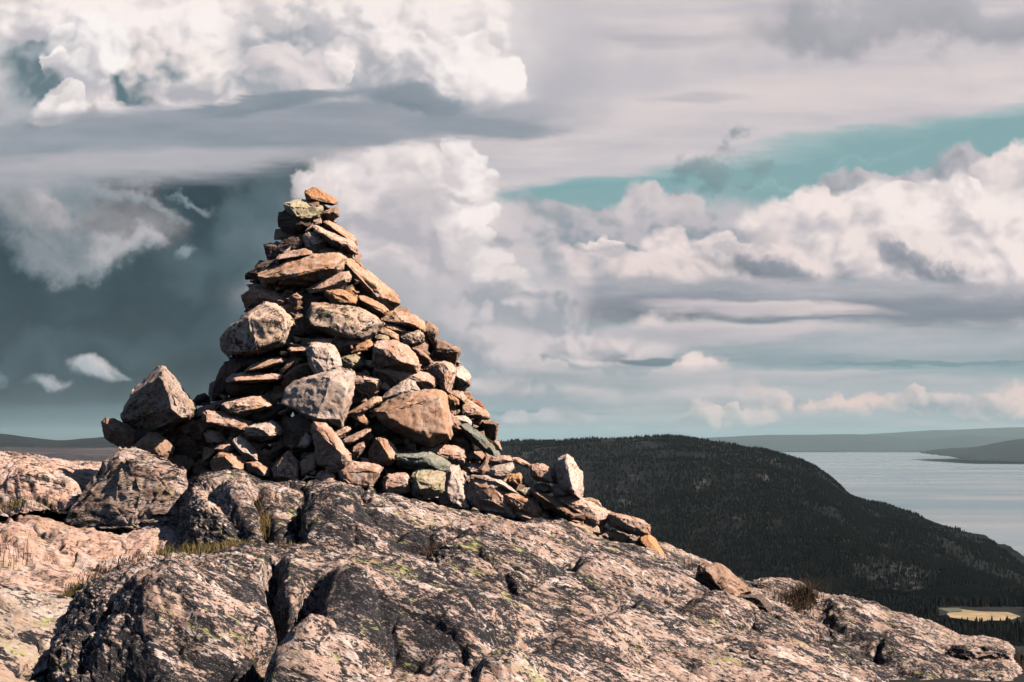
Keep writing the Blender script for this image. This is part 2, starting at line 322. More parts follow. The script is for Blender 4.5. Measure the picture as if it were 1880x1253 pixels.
# ------------------------------------------------------------------ materials
def rock_mat(name, a, b, dark=.35, darkcol=(.013,.013,.015), lich=0.0, lichcol=(.27,.27,.10), pale=0.0, scale=1.0, bump=.6, streak=(1,1,1), rot=(0,0,0), grain=1.0, dthr=.55, stain=.55, staincol=(.20,.105,.055), bigmask=.12, crust=.35, br=.9, spk=.585, midb=.3):
    """weathered gneiss: two tones, mineral specks, black lichen crusts, pale and yellow-green lichen spots"""
    a = tuple(x*br for x in a); b = tuple(x*br for x in b)
    m = bpy.data.materials.new(name); m.use_nodes = True; n = NB(m.node_tree); bs = n.n['Principled BSDF']
    tcn = n.n.new('ShaderNodeTexCoord'); oi = n.n.new('ShaderNodeObjectInfo')
    p0 = n.v('ADD', tcn.outputs['Object'], n.v('SCALE', (31.7, 17.1, 43.3), sc=oi.outputs['Random']))
    p = n.mp(n.mp(p0, rot=rot), scale=tuple(scale*x for x in streak))
    big = n.noise(p, 3.0, 5, .6); mid = n.noise(p, 15, 6, .62, .4); fine = n.noise(p, 70, 5, .65); grn = n.noise(p, 260, 2, .6)
    c = n.mix(n.mr(big, .38, .62), a, b)
    c = n.mix(n.m('MULTIPLY', n.mr(mid, .45, .62), .5), c, tuple(min(1, x*1.35) for x in a))
    if pale:
        pv = n.noise(p, 11, 5, .7, .6); c = n.mix(n.mr(pv, .51, .575, 0, pale), c, (.47, .395, .36))
    st_ = n.noise(n.v('ADD', p, (9.1, 4.2, 1.7)), 5, 5, .65, .5); c = n.mix(n.mr(st_, .50, .66, 0, stain), c, staincol)
    rnd = n.m('ADD', n.m('MULTIPLY', oi.outputs['Random'], .14), -.07)
    if dark:
        dv = n.m('ADD', n.m('MULTIPLY', n.noise(p, 8.5, 8, .72, .8), .62), n.m('MULTIPLY', fine, .38))
        dv = n.m('ADD', dv, n.m('MULTIPLY', rnd, .25)); dv = n.m('ADD', dv, n.m('MULTIPLY', n.m('SUBTRACT', n.noise(p, 1.3, 3, .5), .5), bigmask*2))
        c = n.mix(n.mr(dv, dthr, dthr+.03, 0, min(1, dark*1.6)), c, darkcol)
        sp = n.noise(p, 46, 4, .7); c = n.mix(n.mr(sp, spk, spk+.045, 0, dark), c, darkcol)
    cs = n.m('ADD', n.m('MULTIPLY', n.noise(n.v('ADD', p, (2.7, 8.1, 3.3)), 38, 5, .75), .6), n.m('MULTIPLY', grn, .4))
    c = n.mix(n.mr(cs, .545, .60, 0, crust*.75), c, (.235, .20, .185))
    if lich:
        lv = n.m('ADD', n.m('MULTIPLY', n.noise(n.v('ADD', p, (5.1, 2.2, 8.7)), 6, 6, .7, .7), .6), n.m('MULTIPLY', n.noise(p, 55, 4, .7), .4))
        c = n.mix(n.mr(lv, .59-.06*lich, .63-.06*lich, 0, .9), c, lichcol)
    g = n.m('ADD', .62, n.m('MULTIPLY', n.m('ADD', grn, fine), .40*grain))
    c = n.mix(1.0, c, n.v('MULTIPLY', (1, 1, 1), n.v('SCALE', (1, 1, 1), sc=g)), 'MULTIPLY')
    c = n.mix(1.0, c, n.v('SCALE', (1, 1, 1), sc=n.m('ADD', .9, n.m('MULTIPLY', oi.outputs['Random'], .2))), 'MULTIPLY')
    n.put(bs.inputs['Base Color'], c); bs.inputs['Roughness'].default_value = .85; bs.inputs['Specular IOR Level'].default_value = .25
    h = n.m('ADD', n.m('MULTIPLY', fine, .75), n.m('ADD', n.m('MULTIPLY', mid, midb), n.m('MULTIPLY', grn, .22)))
    bp = n.n.new('ShaderNodeBump'); bp.inputs['Strength'].default_value = bump; bp.inputs['Distance'].default_value = .02/scale
    n.put(bp.inputs['Height'], h); n.l.new(bp.outputs[0], bs.inputs['Normal'])
    return m
def flat_mat(name, a, b, scale=5, rough=.9, spec=.2):
    m = bpy.data.materials.new(name); m.use_nodes = True; n = NB(m.node_tree); bs = n.n['Principled BSDF']
    tcn = n.n.new('ShaderNodeTexCoord'); f = n.noise(tcn.outputs['Object'], scale, 5, .6)
    n.put(bs.inputs['Base Color'], n.mix(n.mr(f, .4, .6), a, b)); bs.inputs['Roughness'].default_value = rough; bs.inputs['Specular IOR Level'].default_value = spec
    return m
BLK = (.012, .012, .015)
M = {
 't': rock_mat('tan_stone', (.40,.225,.135), (.48,.30,.20), .40, pale=.45, scale=1.3, dthr=.565),
 'o': rock_mat('orange_stone', (.38,.19,.09), (.45,.25,.14), .25, scale=1.3, dthr=.58),
 'k': rock_mat('pink_stone', (.43,.255,.175), (.52,.345,.265), .45, pale=.55, scale=1.3, dthr=.555),
 'p': rock_mat('pale_stone', (.46,.345,.28), (.54,.425,.36), .45, pale=.5, scale=1.2, dthr=.575),
 'l': rock_mat('lichen_stone', (.44,.30,.21), (.50,.37,.30), .60, lich=.35, pale=.5, scale=1.5, dthr=.515),
 'g': rock_mat('green_stone', (.11,.125,.105), (.22,.225,.185), .25, pale=.15, scale=1.4, dthr=.58, streak=(1,1,2)),
 'y': rock_mat('lichen_green_stone', (.34,.28,.18), (.42,.35,.26), .25, lich=.8, lichcol=(.27,.27,.14), scale=1.5, dthr=.58),
 'b': rock_mat('brown_stone', (.20,.125,.085), (.30,.19,.13), .35, pale=.2, scale=1.3, dthr=.56),
 'rub': rock_mat('rubble_stone', (.27,.165,.11), (.38,.25,.175), .4, pale=.3, scale=1.5, dthr=.555),
 'd': rock_mat('dark_shaded_stone', (.085,.06,.05), (.13,.09,.075), .35, scale=1.2, dthr=.55),  # shade on overhung, tucked-in stones is put into this darker colour
 'r': rock_mat('red_stone', (.36,.09,.055), (.30,.12,.08), .4, scale=2.0, dthr=.53),
 'w': rock_mat('boulder_stone', (.30,.22,.18), (.46,.36,.31), .55, lich=.3, scale=1.0, dthr=.53),
}
ROCKM = rock_mat('bedrock', (.37,.25,.195), (.46,.34,.285), .95, BLK, lich=.25, pale=1.0, br=.80, spk=.545, midb=.9, scale=1.5, bump=1.0, streak=(.42,.6,1.5), rot=(0,-.42,0), dthr=.481, stain=.5, staincol=(.16,.10,.07), bigmask=.13, crust=.9)
ROCKB = rock_mat('boulder_rock', (.40,.27,.215), (.48,.355,.30), .9, BLK, lich=.1, pale=.9, br=.85, spk=.55, midb=.9, scale=1.5, bump=1.0, streak=(.45,.6,1.5), dthr=.495, bigmask=.1, crust=.9)
ROCKL = rock_mat('bedrock_pink', (.45,.28,.215), (.52,.36,.29), .75, BLK, lich=.08, pale=.8, br=.9, stain=.45, spk=.545, crust=.4, midb=.8, scale=1.0, bump=.9, streak=(.35,.6,1.6), rot=(0,-.25,0), dthr=.55, bigmask=.15)
ROCKG = rock_mat('bedrock_lichen', (.38,.30,.24), (.44,.37,.31), .8, BLK, lich=.45, pale=.7, br=.76, spk=.56, midb=.8, scale=1.0, bump=.9, streak=(.35,.5,1.6), rot=(0,-.45,0), dthr=.525, bigmask=.2)
# ------------------------------------------------------------------ stones: a faceted, weathered block from an outline, a ridge and a thickness
def rock_object(name, outl, ridge, d, mat, push=None, thick=None, depthf=None, seed=0, rough=1.0, res=26.0, jag=1.0, sm=1, grow=1.09, cuts=7):
    """outl: photo outline as (px,py); ridge: points standing proud of it; d: distance from the camera of the outline (metres)"""
    rng = random.Random(seed*7919+13)
    ox = sum(p[0] for p in outl)/len(outl); oy = sum(p[1] for p in outl)/len(outl)
    outl = [(ox+(x-ox)*grow, oy+(y-oy)*grow) for x, y in outl]
    A = abs(sum(outl[i][0]*outl[(i+1) % len(outl)][1]-outl[(i+1) % len(outl)][0]*outl[i][1] for i in range(len(outl))))/2
    px2m = d/F; size = math.sqrt(A)*px2m
    if push is None: push = .42
    pu = push*size*1.35; th = (thick if thick is not None else .75)*size
    dd = (lambda x, y: depthf(x, y)) if depthf else (lambda x, y: d)
    pts = [P(x, y, dd(x, y)+rng.uniform(-.06, .06)*size) for x, y in outl]
    for r in ridge:
        k = r[2] if len(r) > 2 else 1.0
        pts.append(P(r[0], r[1], dd(r[0], r[1])-pu*k*rng.uniform(.85, 1.12)))
    for x, y in outl:
        s = rng.uniform(.62, .92); pts.append(P(ox+(x-ox)*s, oy+(y-oy)*s, d+th*rng.uniform(.7, 1.1)))
    bm = bmesh.new()
    for p in pts: bm.verts.new(p)
    r = bmesh.ops.convex_hull(bm, input=bm.verts)
    bmesh.ops.delete(bm, geom=[v for v in bm.verts if not v.link_faces], context='VERTS')
    for k in range(cuts):                             # slice corners off: flat broken faces with sharp edges
        nv = Vector((rng.gauss(0, 1), -abs(rng.gauss(0, .8))-.05, rng.gauss(0, 1))).normalized()
        h = max(v.co.dot(nv) for v in bm.verts)-size*rng.uniform(.03, .13)
        bmesh.ops.bisect_plane(bm, geom=bm.verts[:]+bm.edges[:]+bm.faces[:], plane_co=nv*h, plane_no=nv, clear_outer=True)
        keep = [v.co.copy() for v in bm.verts]; bm.clear()
        for c in keep: bm.verts.new(c)
        bmesh.ops.convex_hull(bm, input=bm.verts)
        bmesh.ops.delete(bm, geom=[v for v in bm.verts if not v.link_faces], context='VERTS')
    zmin = min(v.co.z for v in bm.verts)
    org = Vector((sum(v.co.x for v in bm.verts)/len(bm.verts), sum(v.co.y for v in bm.verts)/len(bm.verts), zmin))
    for v in bm.verts: v.co -= org
    L = max(.0055, size/res)
    for k in range(10):
        lim = max(L*1.5, size*(.34, .17)[k] if k < 2 else 0)
        es = [e for e in bm.edges if e.calc_length() > lim]
        if not es:
            if k < 2: continue
            break
        old = set(bm.verts); bmesh.ops.subdivide_edges(bm, edges=es, cuts=1); bmesh.ops.triangulate(bm, faces=bm.faces[:])
        if k < 3:                                     # knocked-off corners and hollows: the facets of broken rock
            bm.normal_update(); j = (.045, .04, .02)[k]*size*jag*min(1, max(.5, .16/size)**.5)
            for v in bm.verts:
                if v not in old: v.co += v.normal*rng.uniform(-.75, 1)*j
    for k in range(sm): bmesh.ops.smooth_vert(bm, verts=bm.verts, factor=.2, use_axis_x=True, use_axis_y=True, use_axis_z=True)
    bm.normal_update()
    co = np.array([v.co[:] for v in bm.verts]); no = np.array([v.normal[:] for v in bm.verts]); off = np.array([seed*3.7 % 91, seed*1.3 % 57, seed*5.1 % 83])
    s = size
    n1 = fbm(co*(1.8/s)+off, 3, .5); n2 = np.abs(gn(co*(4.5/s)+off+9)); n3 = fbm(co*(11/s)+off+3, 3, .6)
    lay = co@np.array([rng.uniform(-.35,.35), rng.uniform(-.2,.2), 1.0]); lay = gn(np.stack([lay*16/s, co[:, 0]*1.2/s, co[:, 1]*1.2/s], 1)+off)
    dsp = (n1*.022 - (1-np.clip(n2*5, 0, 1))*.022 + n3*(.016 if size < .12 else .009) + lay*.012)*s*rough
    co = co+no*dsp[:, None]
    for v, c in zip(bm.verts, co): v.co = c
    me = bpy.data.meshes.new(name); bm.to_mesh(me); bm.free()
    for p in me.polygons: p.use_smooth = True
    me.materials.append(mat); o = bpy.data.objects.new(name, me); o.location = org
    return o
# ------------------------------------------------------------------ shape of the cairn's pile (half widths at heights in the frame)
PROF = [(340,560,600),(400,520,628),(465,487,655),(510,455,690),(560,445,728),(600,410,790),(650,406,845),(700,392,862),(760,345,895),(800,320,912),(850,310,925),(890,310,960)]
def prof(py):
    py = min(max(py, 340), 890)
    for a, b in zip(PROF, PROF[1:]):
        if a[0] <= py <= b[0]:
            t = (py-a[0])/(b[0]-a[0]); return a[1]+(b[1]-a[1])*t, a[2]+(b[2]-a[2])*t
    return PROF[-1][1:]
def cdepth(px, py):
    l, r = prof(py); xc = (l+r)/2; hw = (r-l)/2; u = min(1, abs(px-xc)/hw)
    d = 9.3-.80*hw*9/F*math.sqrt(max(0, 1-u*u))
    if px > 860 and py > 800: t = min(1, (px-860)/60); d = d*(1-t)+8.45*t
    if px < 330 and py > 640: t = min(1, (330-px)/50); d = d*(1-t)+8.75*t
    return d
# ------------------------------------------------------------------ the stones of the cairn, one by one
Z = 360/1671
CR = {'A': (420,330,Z), 'B': (380,550,Z), 'C': (600,560,Z), 'D': (170,660,Z), 'E': (440,700,Z), 'F': (700,720,Z), 'G': (880,810,Z), 'H': (0,780,500/1325), 'I': (1220,1000,660/1880)}
ST = [
# patch, outline, ridge, kind, options, label
('A','635,165 650,110 705,55 780,90 860,150 925,185 915,210 870,218 790,190 710,195 650,180','700,120 700,165 800,165 880,200','o',{},'orange-brown wedge stone at the very top of the cairn'),
('A','680,205 765,192 770,225 735,245 695,238','','b',{'f':.06},'small grey pebble wedged beneath the topmost wedge stone'),
('A','485,210 540,180 620,180 700,215 800,212 805,260 770,310 700,355 620,357 560,325 510,280 490,245','530,240 640,250 770,250 700,320 600,320','y',{'p':.5},'pale yellow-green lichened stone just below the cairn top'),
('A','800,250 870,235 920,225 945,290 930,320 860,350 790,345 755,325','820,290 890,275','b',{},'brown rough stone poking out right below the top stone'),
('A','425,340 440,290 500,262 560,310 700,350 735,380 715,410 680,440 600,460 540,460 470,435 430,390','690,370 600,370','d',{'f':-.03},'rounded dark stone in shade under the lichened top stone'),
('A','715,350 790,325 792,365 750,400 718,390','','k',{},'small pink chip under the brown stone near the top'),
('A','650,440 715,375 718,405 690,438 655,448','','k',{},'thin pink chip at the right tip of the rounded dark stone'),
('A','800,360 860,355 960,410 1060,480 1088,540 1080,572 1030,545 960,495 880,460 825,415','850,385 920,440 1010,495','t',{'p':.7},'upper of the two long slabs leaning right near the top'),
('A','728,400 760,403 850,455 970,490 1050,520 1088,560 1098,628 1010,632 930,592 860,545 815,490 738,455','755,435 860,505 960,552 1050,575','k',{'p':.6,'f':.05},'lower of the two long slabs leaning right near the top'),
('A','635,480 680,448 740,480 800,490 832,540 825,575 760,600 712,638 668,590 645,540','690,480 690,560 750,545 800,530','k',{},'blocky pinkish stone in the neck under the leaning slabs'),
('A','400,585 430,545 480,490 545,463 645,465 660,600 560,615 460,640 400,670','640,520 600,580','d',{'f':-.05},'dark humped stone in shade left of the blocky neck stone'),
('A','305,560 350,543 400,562 425,575 410,640 375,692 335,692','320,575 395,575','d',{},'small upright dark block with a pale top on the left of the neck'),
('A','400,670 440,640 520,613 640,590 700,618 706,642 640,655 540,682 420,695','430,680 560,655 690,632','k',{'p':.6,'f':.05},'thin pink slab lying flat above the big tan slab'),
('A','460,625 500,595 522,572 520,600 490,628','','p',{'f':.06},'tiny pale sliver standing on the thin pink slab'),
('A','150,845 155,790 250,730 330,695 420,690 520,680 690,645 640,700 450,770 290,830 220,845','600,680 400,760','d',{'f':-.04},'dark flat slab jutting out left under the neck'),
('A','180,872 205,843 300,850 290,885 210,880','','d',{},'dark little slab end below the dark flat slab on the left'),
('A','730,640 775,588 870,588 962,600 980,650 960,700 850,690','780,610 930,620','t',{'f':-.02},'flat tan slab top under the leaning pair'),
('A','245,828 290,790 400,750 500,718 600,668 740,640 900,635 968,655 972,720 950,765 870,810 830,870 650,885 520,915 370,922 260,892','265,850 400,852 510,822 610,812 800,780 945,740 620,720','t',{'p':.38},'big light tan slab lying across the upper cairn'),
('A','950,600 1000,650 1100,750 1200,820 1300,900 1400,960 1432,985 1437,1050 1380,1112 1320,1070 1190,1000 1100,900 1020,850 955,780','985,700 1085,810 1180,930 1310,1040 1250,900','t',{'p':.34},'long tan slab sloping down the right side of the upper cairn'),
('A','680,930 800,910 850,850 950,795 1022,788 1032,840 1000,920 950,942 870,955 760,965 700,962','740,945 880,900 990,850','k',{'f':.03},'knobbly pinkish stone tucked under the big tan slab'),
('A','105,1040 115,990 180,930 215,900 260,905 330,940 420,990 515,1040 505,1060 400,1075 270,1060 200,1085 165,1112 120,1080','200,925 265,1000 290,1040 490,1052','t',{'p':.55},'wedge stone with a dark left end on the left edge below the big slab'),
('A','535,985 580,968 622,1000 602,1032 560,1022','','k',{'f':.05},'small round pinkish pebble below the big tan slab'),
('A','480,1010 520,1008 590,1068 575,1080 530,1050','','t',{'f':.02},'narrow chip beside the round pebble below the big slab'),
('A','810,955 900,945 960,938 1080,1000 1112,1060 1060,1085 950,1080 890,1070 860,1020','880,975 930,1050 1070,1050 980,970','o',{'f':.05},'tan stone with a shaded hollow above the lichened slab'),
('A','985,950 1015,915 1050,913 1085,970 1100,1005 1000,985','','o',{'f':-.0},'orange lump standing behind the tan stone above the lichened slab'),
('A','1100,1000 1150,993 1250,1038 1330,1080 1364,1122 1350,1162 1290,1168 1200,1125 1130,1065','1120,1020 1240,1085 1350,1135','t',{'p':.8,'f':.04},'lens-shaped stone with a lit rim under the long sloping slab'),
('A','540,1130 600,1060 680,980 800,965 880,1040 850,1070 700,1060 660,1250 560,1250','780,1020 660,1120','d',{'f':-.12},'dark recessed stone in the gap left of the lichened slab'),
('B','125,340 210,230 300,160 340,145 400,90 480,50 540,68 590,63 650,130 745,200 690,280 682,370 600,412 520,440 430,443 380,472 190,467 150,430','350,160 400,290 432,432 600,110 672,350 500,240','l',{'p':.6,'f':.05,'c':3},'large blocky stone crusted in black and yellow lichen on the left edge'),
('B','690,150 740,190 800,245 795,260 740,225','','t',{'f':.03},'thin chip touching the right side of the lichen-crusted block'),
('B','843,190 870,120 900,42 990,48 1010,75 1100,60 1290,75 1380,120 1492,205 1430,250 1362,338 1250,345 1100,312 980,245','880,200 1000,245 1250,322 1340,310 1400,180 950,90','l',{'p':.34,'f':.06},'wide lichened slab in the middle of the upper cairn'),
('B','1060,335 1250,345 1362,338 1350,400 1240,462 1140,470 1080,405','1300,370 1120,420','b',{'f':-.04},'brown block in the shade of the wide lichened slab'),
('B','1228,458 1270,400 1330,388 1388,340 1412,390 1380,432 1320,442','','o',{'f':.03},'small orange stone right under the wide lichened slab'),
('B','835,380 880,360 1000,333 1057,348 1058,392 900,398','','t',{'f':.03},'thin tan stone lying on the pale cube-like block'),
('B','690,420 720,395 870,398 880,470 720,475','710,440 860,435','t',{'p':.7,'f':.0},'short rod-shaped stone left of the pale cube-like block'),
('B','858,430 895,383 1000,383 1080,403 1122,470 1142,560 1105,612 990,650 930,620 880,562','898,405 895,560 1085,570 1060,430 970,635','p',{'p':.33,'f':.12,'c':4},'pale cube-like block above the white prow-shaped stone'),
('B','1138,510 1200,510 1212,478 1272,473 1340,530 1352,562 1230,598 1140,592','','y',{'f':.0},'olive-tan stone right of the pale cube-like block'),
('B','1350,525 1430,518 1432,572 1390,587 1355,557','','k',{'f':.03},'small pink cube-shaped stone right of the olive-tan stone'),
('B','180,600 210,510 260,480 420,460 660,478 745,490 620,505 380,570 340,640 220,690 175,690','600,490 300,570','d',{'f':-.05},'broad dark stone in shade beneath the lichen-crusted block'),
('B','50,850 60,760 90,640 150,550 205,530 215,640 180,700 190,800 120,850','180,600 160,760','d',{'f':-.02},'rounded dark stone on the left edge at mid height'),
('B','325,597 350,573 480,530 620,498 690,530 600,560 480,592 370,622 330,617','350,605 480,575 620,530','t',{'p':.7,'f':.06},'striped tan slab slanting up at mid height on the left'),
('B','620,600 700,520 745,490 780,500 700,590 640,640','','b',{'f':.0},'dark little slab between the striped slab and the pale cube-like block'),
('B','160,690 220,643 330,626 500,632 635,650 640,682 545,705 420,712 200,706','190,695 400,690 620,672','k',{'p':.7,'f':.08},'long flat pink slab on the left at mid height'),
('B','630,690 700,600 760,560 860,528 900,570 990,655 860,705 720,725 690,775','690,640 780,580 860,555','b',{'p':.5,'f':.0},'brown slab with a lit upper rim behind the white prow-shaped stone'),
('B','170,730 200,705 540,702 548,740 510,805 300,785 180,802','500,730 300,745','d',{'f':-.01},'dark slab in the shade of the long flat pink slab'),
('B','125,890 210,860 330,853 480,828 545,890 545,925 420,940 300,990 190,978','150,900 200,965 330,950 530,910 460,850','k',{'p':.55,'f':.07},'speckled pink slab with ragged ends left of the white prow-shaped stone'),
('D','865,450 900,418 1000,388 1092,363 1097,412 960,475 870,505 825,505','','k',{'f':.03},'reddish lumpy stone between the big boulder and the speckled slab'),
('B','370,1005 530,925 660,905 665,985 560,1045 420,1045','640,940 500,1010','d',{'f':-.05},'dark flat stone in the gap under the speckled pink slab'),
('D','943,502 960,443 1080,453 1200,478 1342,538 1342,592 1290,623 1150,593 1020,555 950,542','965,460 975,530 1150,575 1290,605 1325,550','k',{'p':.5,'f':.10},'long pink block tilted down to the right at lower left'),
('B','335,1100 400,1055 548,1042 640,1095 625,1150 530,1192 400,1212 340,1182','400,1090 520,1080 530,1170','p',{'p':.5,'f':.06},'pale stone with a curved shadow right of the long pink block'),
('B','663,882 690,780 750,713 865,700 880,720 1000,660 1060,620 1150,588 1232,630 1243,700 1212,800 1202,940 1165,1065 1000,1055 930,1022 830,972 740,912','1062,650 990,820 930,1010 1190,660 1150,1020','p',{'p':.27,'f':.16,'c':4},'big pinkish-white prow-shaped stone at the centre of the cairn'),
('B','1228,640 1320,638 1450,678 1487,730 1440,832 1230,832 1235,720','1250,705 1350,690 1455,695','k',{'p':.6,'f':.02},'pink-topped stone over a dark hollow right of the white prow-shaped stone'),
('C','448,690 500,663 552,720 522,742 462,712','','t',{'f':.04},'little tan wedge above the long sloping stick-like stone'),
('C','463,130 500,98 560,58 640,62 750,98 832,150 825,222 760,225 680,205 600,190 490,165','490,140 600,115 690,150 800,190','t',{'p':.6,'f':.04},'tan capping slab on the right shoulder of the cairn'),
('C','808,160 860,143 940,190 952,240 932,300 917,362 850,345 820,300','','b',{'f':.0},'brown rough block on the right edge beside the capping slab'),
('C','470,190 500,163 590,168 650,200 683,238 620,245 560,218 490,205','','t',{'f':.01,'p':.6},'arched thin slab under the tan capping slab'),
('C','438,230 480,193 540,218 613,260 613,312 560,292 500,252','','t',{'f':.03},'small sloping tan stone under the arched slab'),
('C','408,282 440,253 520,268 532,302 500,314 420,302','','y',{'f':.04},'small olive cylinder-like stone at the right shoulder'),
('C','618,270 660,238 780,223 828,260 822,312 770,348 700,352 640,322','','l',{'f':.04},'brown-and-cream mottled block under the capping slab'),
('C','385,405 400,345 440,310 530,333 610,318 660,345 740,420 797,548 760,562 600,548 430,522','410,375 520,438 640,478 740,530 600,380','k',{'p':.55,'f':.10},'pink and white wedge stone on the right shoulder'),
('C','922,362 940,308 1010,318 1132,375 1127,412 1082,507 1000,502 920,472','935,375 1010,392 1120,388','b',{'p':.7,'f':.0},'brown block with a lit tan top on the right edge'),
('C','718,362 800,385 850,440 915,492 912,540 850,530 780,480','750,390 860,455','b',{'p':.6,'f':.02},'thin slab with a greenish rim right of the pink and white wedge'),
('C','795,545 850,520 880,500 1000,488 1083,520 1100,560 1072,625 1040,752 1020,752 930,722 900,650 840,610','1000,505 1000,620 1015,735 1070,540','k',{'p':.75,'f':.05},'stone with a bright right face and black left side at the right'),
('C','1075,545 1150,528 1202,570 1223,620 1217,682 1150,722 1042,748 1050,650','1085,600 1150,635 1208,668','p',{'p':.8,'f':.0},'pale-topped stone sticking out furthest at right mid height'),
('C','408,530 500,513 640,523 760,590 840,598 905,610 923,680 870,742 780,735 740,692 640,680 570,712 420,625','425,560 560,592 650,640 850,690 700,600','k',{'p':.4,'f':.04},'long mottled pink slab running to the right above the big tan slab'),
('C','463,795 560,710 650,658 700,638 752,670 783,722 740,782 640,782 600,805 520,842 450,835','510,790 620,740 740,720','p',{'p':.5,'f':.08},'pale fist-shaped stone above the big smooth tan slab'),
('C','415,900 470,870 600,800 700,760 830,738 960,748 1007,790 992,860 962,900 992,980 1042,1092 1035,1135 870,1192 740,1142 560,1062 430,960','440,930 600,1000 760,1065 868,1140 1030,1098 700,800 960,790','t',{'p':.36,'f':.14,'c':4},'big smooth tan slab tilted towards the viewer at right centre'),
('C','150,942 240,900 330,840 400,790 462,780 462,822 370,892 300,930 240,950','','t',{'f':.08,'p':.6},'stick-like tan stone slanting up to the right'),
('C','225,940 300,918 362,1000 352,1038 300,1015 240,975','','t',{'f':.06},'short tan stone crossing the foot of the stick-like stone'),
('C','358,1032 420,998 560,1030 582,1080 540,1122 440,1122 370,1082','540,1060 430,1080','d',{'f':-.04},'dark oval stone in shade under the big smooth tan slab'),
('C','1135,830 1160,788 1200,828 1300,868 1372,910 1387,960 1330,978 1150,942','1150,850 1150,930 1330,960 1250,870','k',{'p':.5,'f':.03},'pink speckled stone on the right edge below the bright-faced stone'),
('C','1010,742 1090,733 1160,745 1197,800 1165,850 1060,772','','l',{'f':.03},'mottled flat stone capping the pink speckled stone on the right'),
('C','1000,785 1060,768 1122,800 1122,852 1062,872 1008,832','','o',{'f':.04},'small orange-brown stone over a dark hollow at the right'),
('C','1213,822 1240,803 1300,818 1357,890 1340,907 1280,872','','r',{'f':-.02},'small red stone on the right edge'),
('C','1320,1010 1360,985 1457,1010 1452,1062 1432,1162 1290,1062','1340,1000 1445,1015','b',{'p':.8,'f':-.02},'dark square block with a lit top on the right edge'),
('C','1070,950 1180,948 1228,990 1228,1045 1130,1012 1088,982','','p',{'f':.05},'pale knob at the upper end of the long greenish slab'),
('F','670,290 740,268 800,330 900,410 980,490 1018,540 960,548 880,502 780,425 700,340','700,300 800,395 890,480 960,530 860,400','g',{'p':.35,'f':.12},'long smooth greenish-grey slab leaning down to the right'),
('C','1425,1160 1470,1163 1492,1240 1440,1235','','k',{'f':.0},'little pink block at the lower right edge by the green slab'),
('C','985,920 1050,918 1100,978 1152,1022 1145,1085 1060,1040 1000,980','','b',{'f':.06},'brown broken stone between the smooth tan slab and the green slab'),
('E','373,450 380,370 500,288 640,340 702,440 682,540 560,592 440,582 398,540','650,400 520,450','d',{'p':.3,'f':.0},'dark rounded stone below the white prow-shaped stone'),
('E','608,402 650,363 742,368 832,508 947,630 942,682 860,772 760,762 680,702 670,600 690,480','640,395 700,400 770,520 900,670 930,650','k',{'p':.55,'f':.12},'boomerang-shaped stone with a lichened lower side'),
('E','488,560 520,510 562,448 607,480 602,540 550,565','','p',{'f':.14},'small pale speckled stone resting on the dark rounded stone'),
('E','788,462 820,418 930,388 943,410 860,492 830,517','','k',{'f':.06},'short mottled slab right of the boomerang-shaped stone'),
('E','848,540 900,488 1000,448 1100,398 1113,425 1040,482 930,548 880,558','','k',{'f':.08,'p':.6},'slim speckled slab slanting up under the short mottled slab'),
('E','938,580 1000,538 1052,528 1063,560 1000,662 950,682','','k',{'f':.05},'small upright reddish stone below the slim speckled slab'),
('E','1095,645 1150,500 1230,478 1275,508 1362,620 1312,672 1280,722 1130,702','1190,510 1235,590 1300,660','t',{'p':.6,'f':.08},'tan wedge with a lit right face under the big smooth tan slab'),
('E','1028,650 1100,668 1112,692 1040,694','','p',{'f':.04},'tiny pale chip above the light flat plate-like stone'),
('E','285,745 310,690 400,598 432,610 492,690 497,862 420,857 298,822','320,720 400,640 470,700 480,840 330,800','k',{'p':.4,'f':.06},'pale pink upright stone at the front foot of the cairn'),
('E','510,690 600,630 662,593 662,742 600,782 530,802','','k',{'f':.05},'three-cornered pink stone beside the pale pink upright stone'),
('E','828,780 900,740 935,683 1000,698 1080,698 1204,740 1162,832 1112,917 950,925 880,862','860,785 960,900 1100,890 1180,750 960,720','k',{'p':.3,'f':.10},'light pink flat plate-like stone at the front foot'),
('E','648,820 690,778 760,758 812,780 812,872 780,903 700,893 653,857','','k',{'f':.08},'rounded pink cobble left of the light plate-like stone'),
('E','1208,830 1280,798 1420,788 1453,840 1440,940 1340,962 1280,967 1230,932','1225,840 1240,920 1420,880 1420,810','k',{'p':.4,'f':.08},'pink granular block right of the light plate-like stone'),
('F','103,560 140,528 270,498 400,518 500,558 583,620 572,662 490,684 400,662 340,652 220,652 130,612','150,560 300,600 480,650 400,560','g',{'p':.5,'f':.12},'smooth dark green lens-shaped stone at the right foot'),
('F','233,780 260,708 330,653 420,658 500,688 545,690 530,840 430,893 350,903 258,862','290,740 450,730 480,820 330,830','y',{'p':.5,'f':.14},'rounded pale stone with a lichened underside at the front foot'),
('F','525,700 600,638 655,638 683,730 713,810 782,960 752,1003 600,973 520,943 470,882 510,830','600,680 560,850 600,940 740,970 670,800','p',{'p':.3,'f':.15},'tall cream-coloured stone leaning at the right front foot'),
('F','338,482 450,453 590,458 700,488 722,560 700,602 600,602 520,562 430,512','','k',{'f':.06},'knobbly pink stone above the dark green lens-shaped stone'),
('F','540,440 580,378 700,368 772,420 777,560 742,605 720,560 690,480','590,400 700,395 750,440','b',{'p':.5,'f':.0},'brown block in shade under the long greenish slab'),
('F','528,230 600,248 700,328 745,362 640,364 560,325','','t',{'f':.05},'mottled tan chip at the lower corner of the big smooth slab'),
('F','570,385 400,400 385,450 530,455 570,430','','b',{'f':.02},'brown crumbly stone right beneath the big smooth tan slab'),
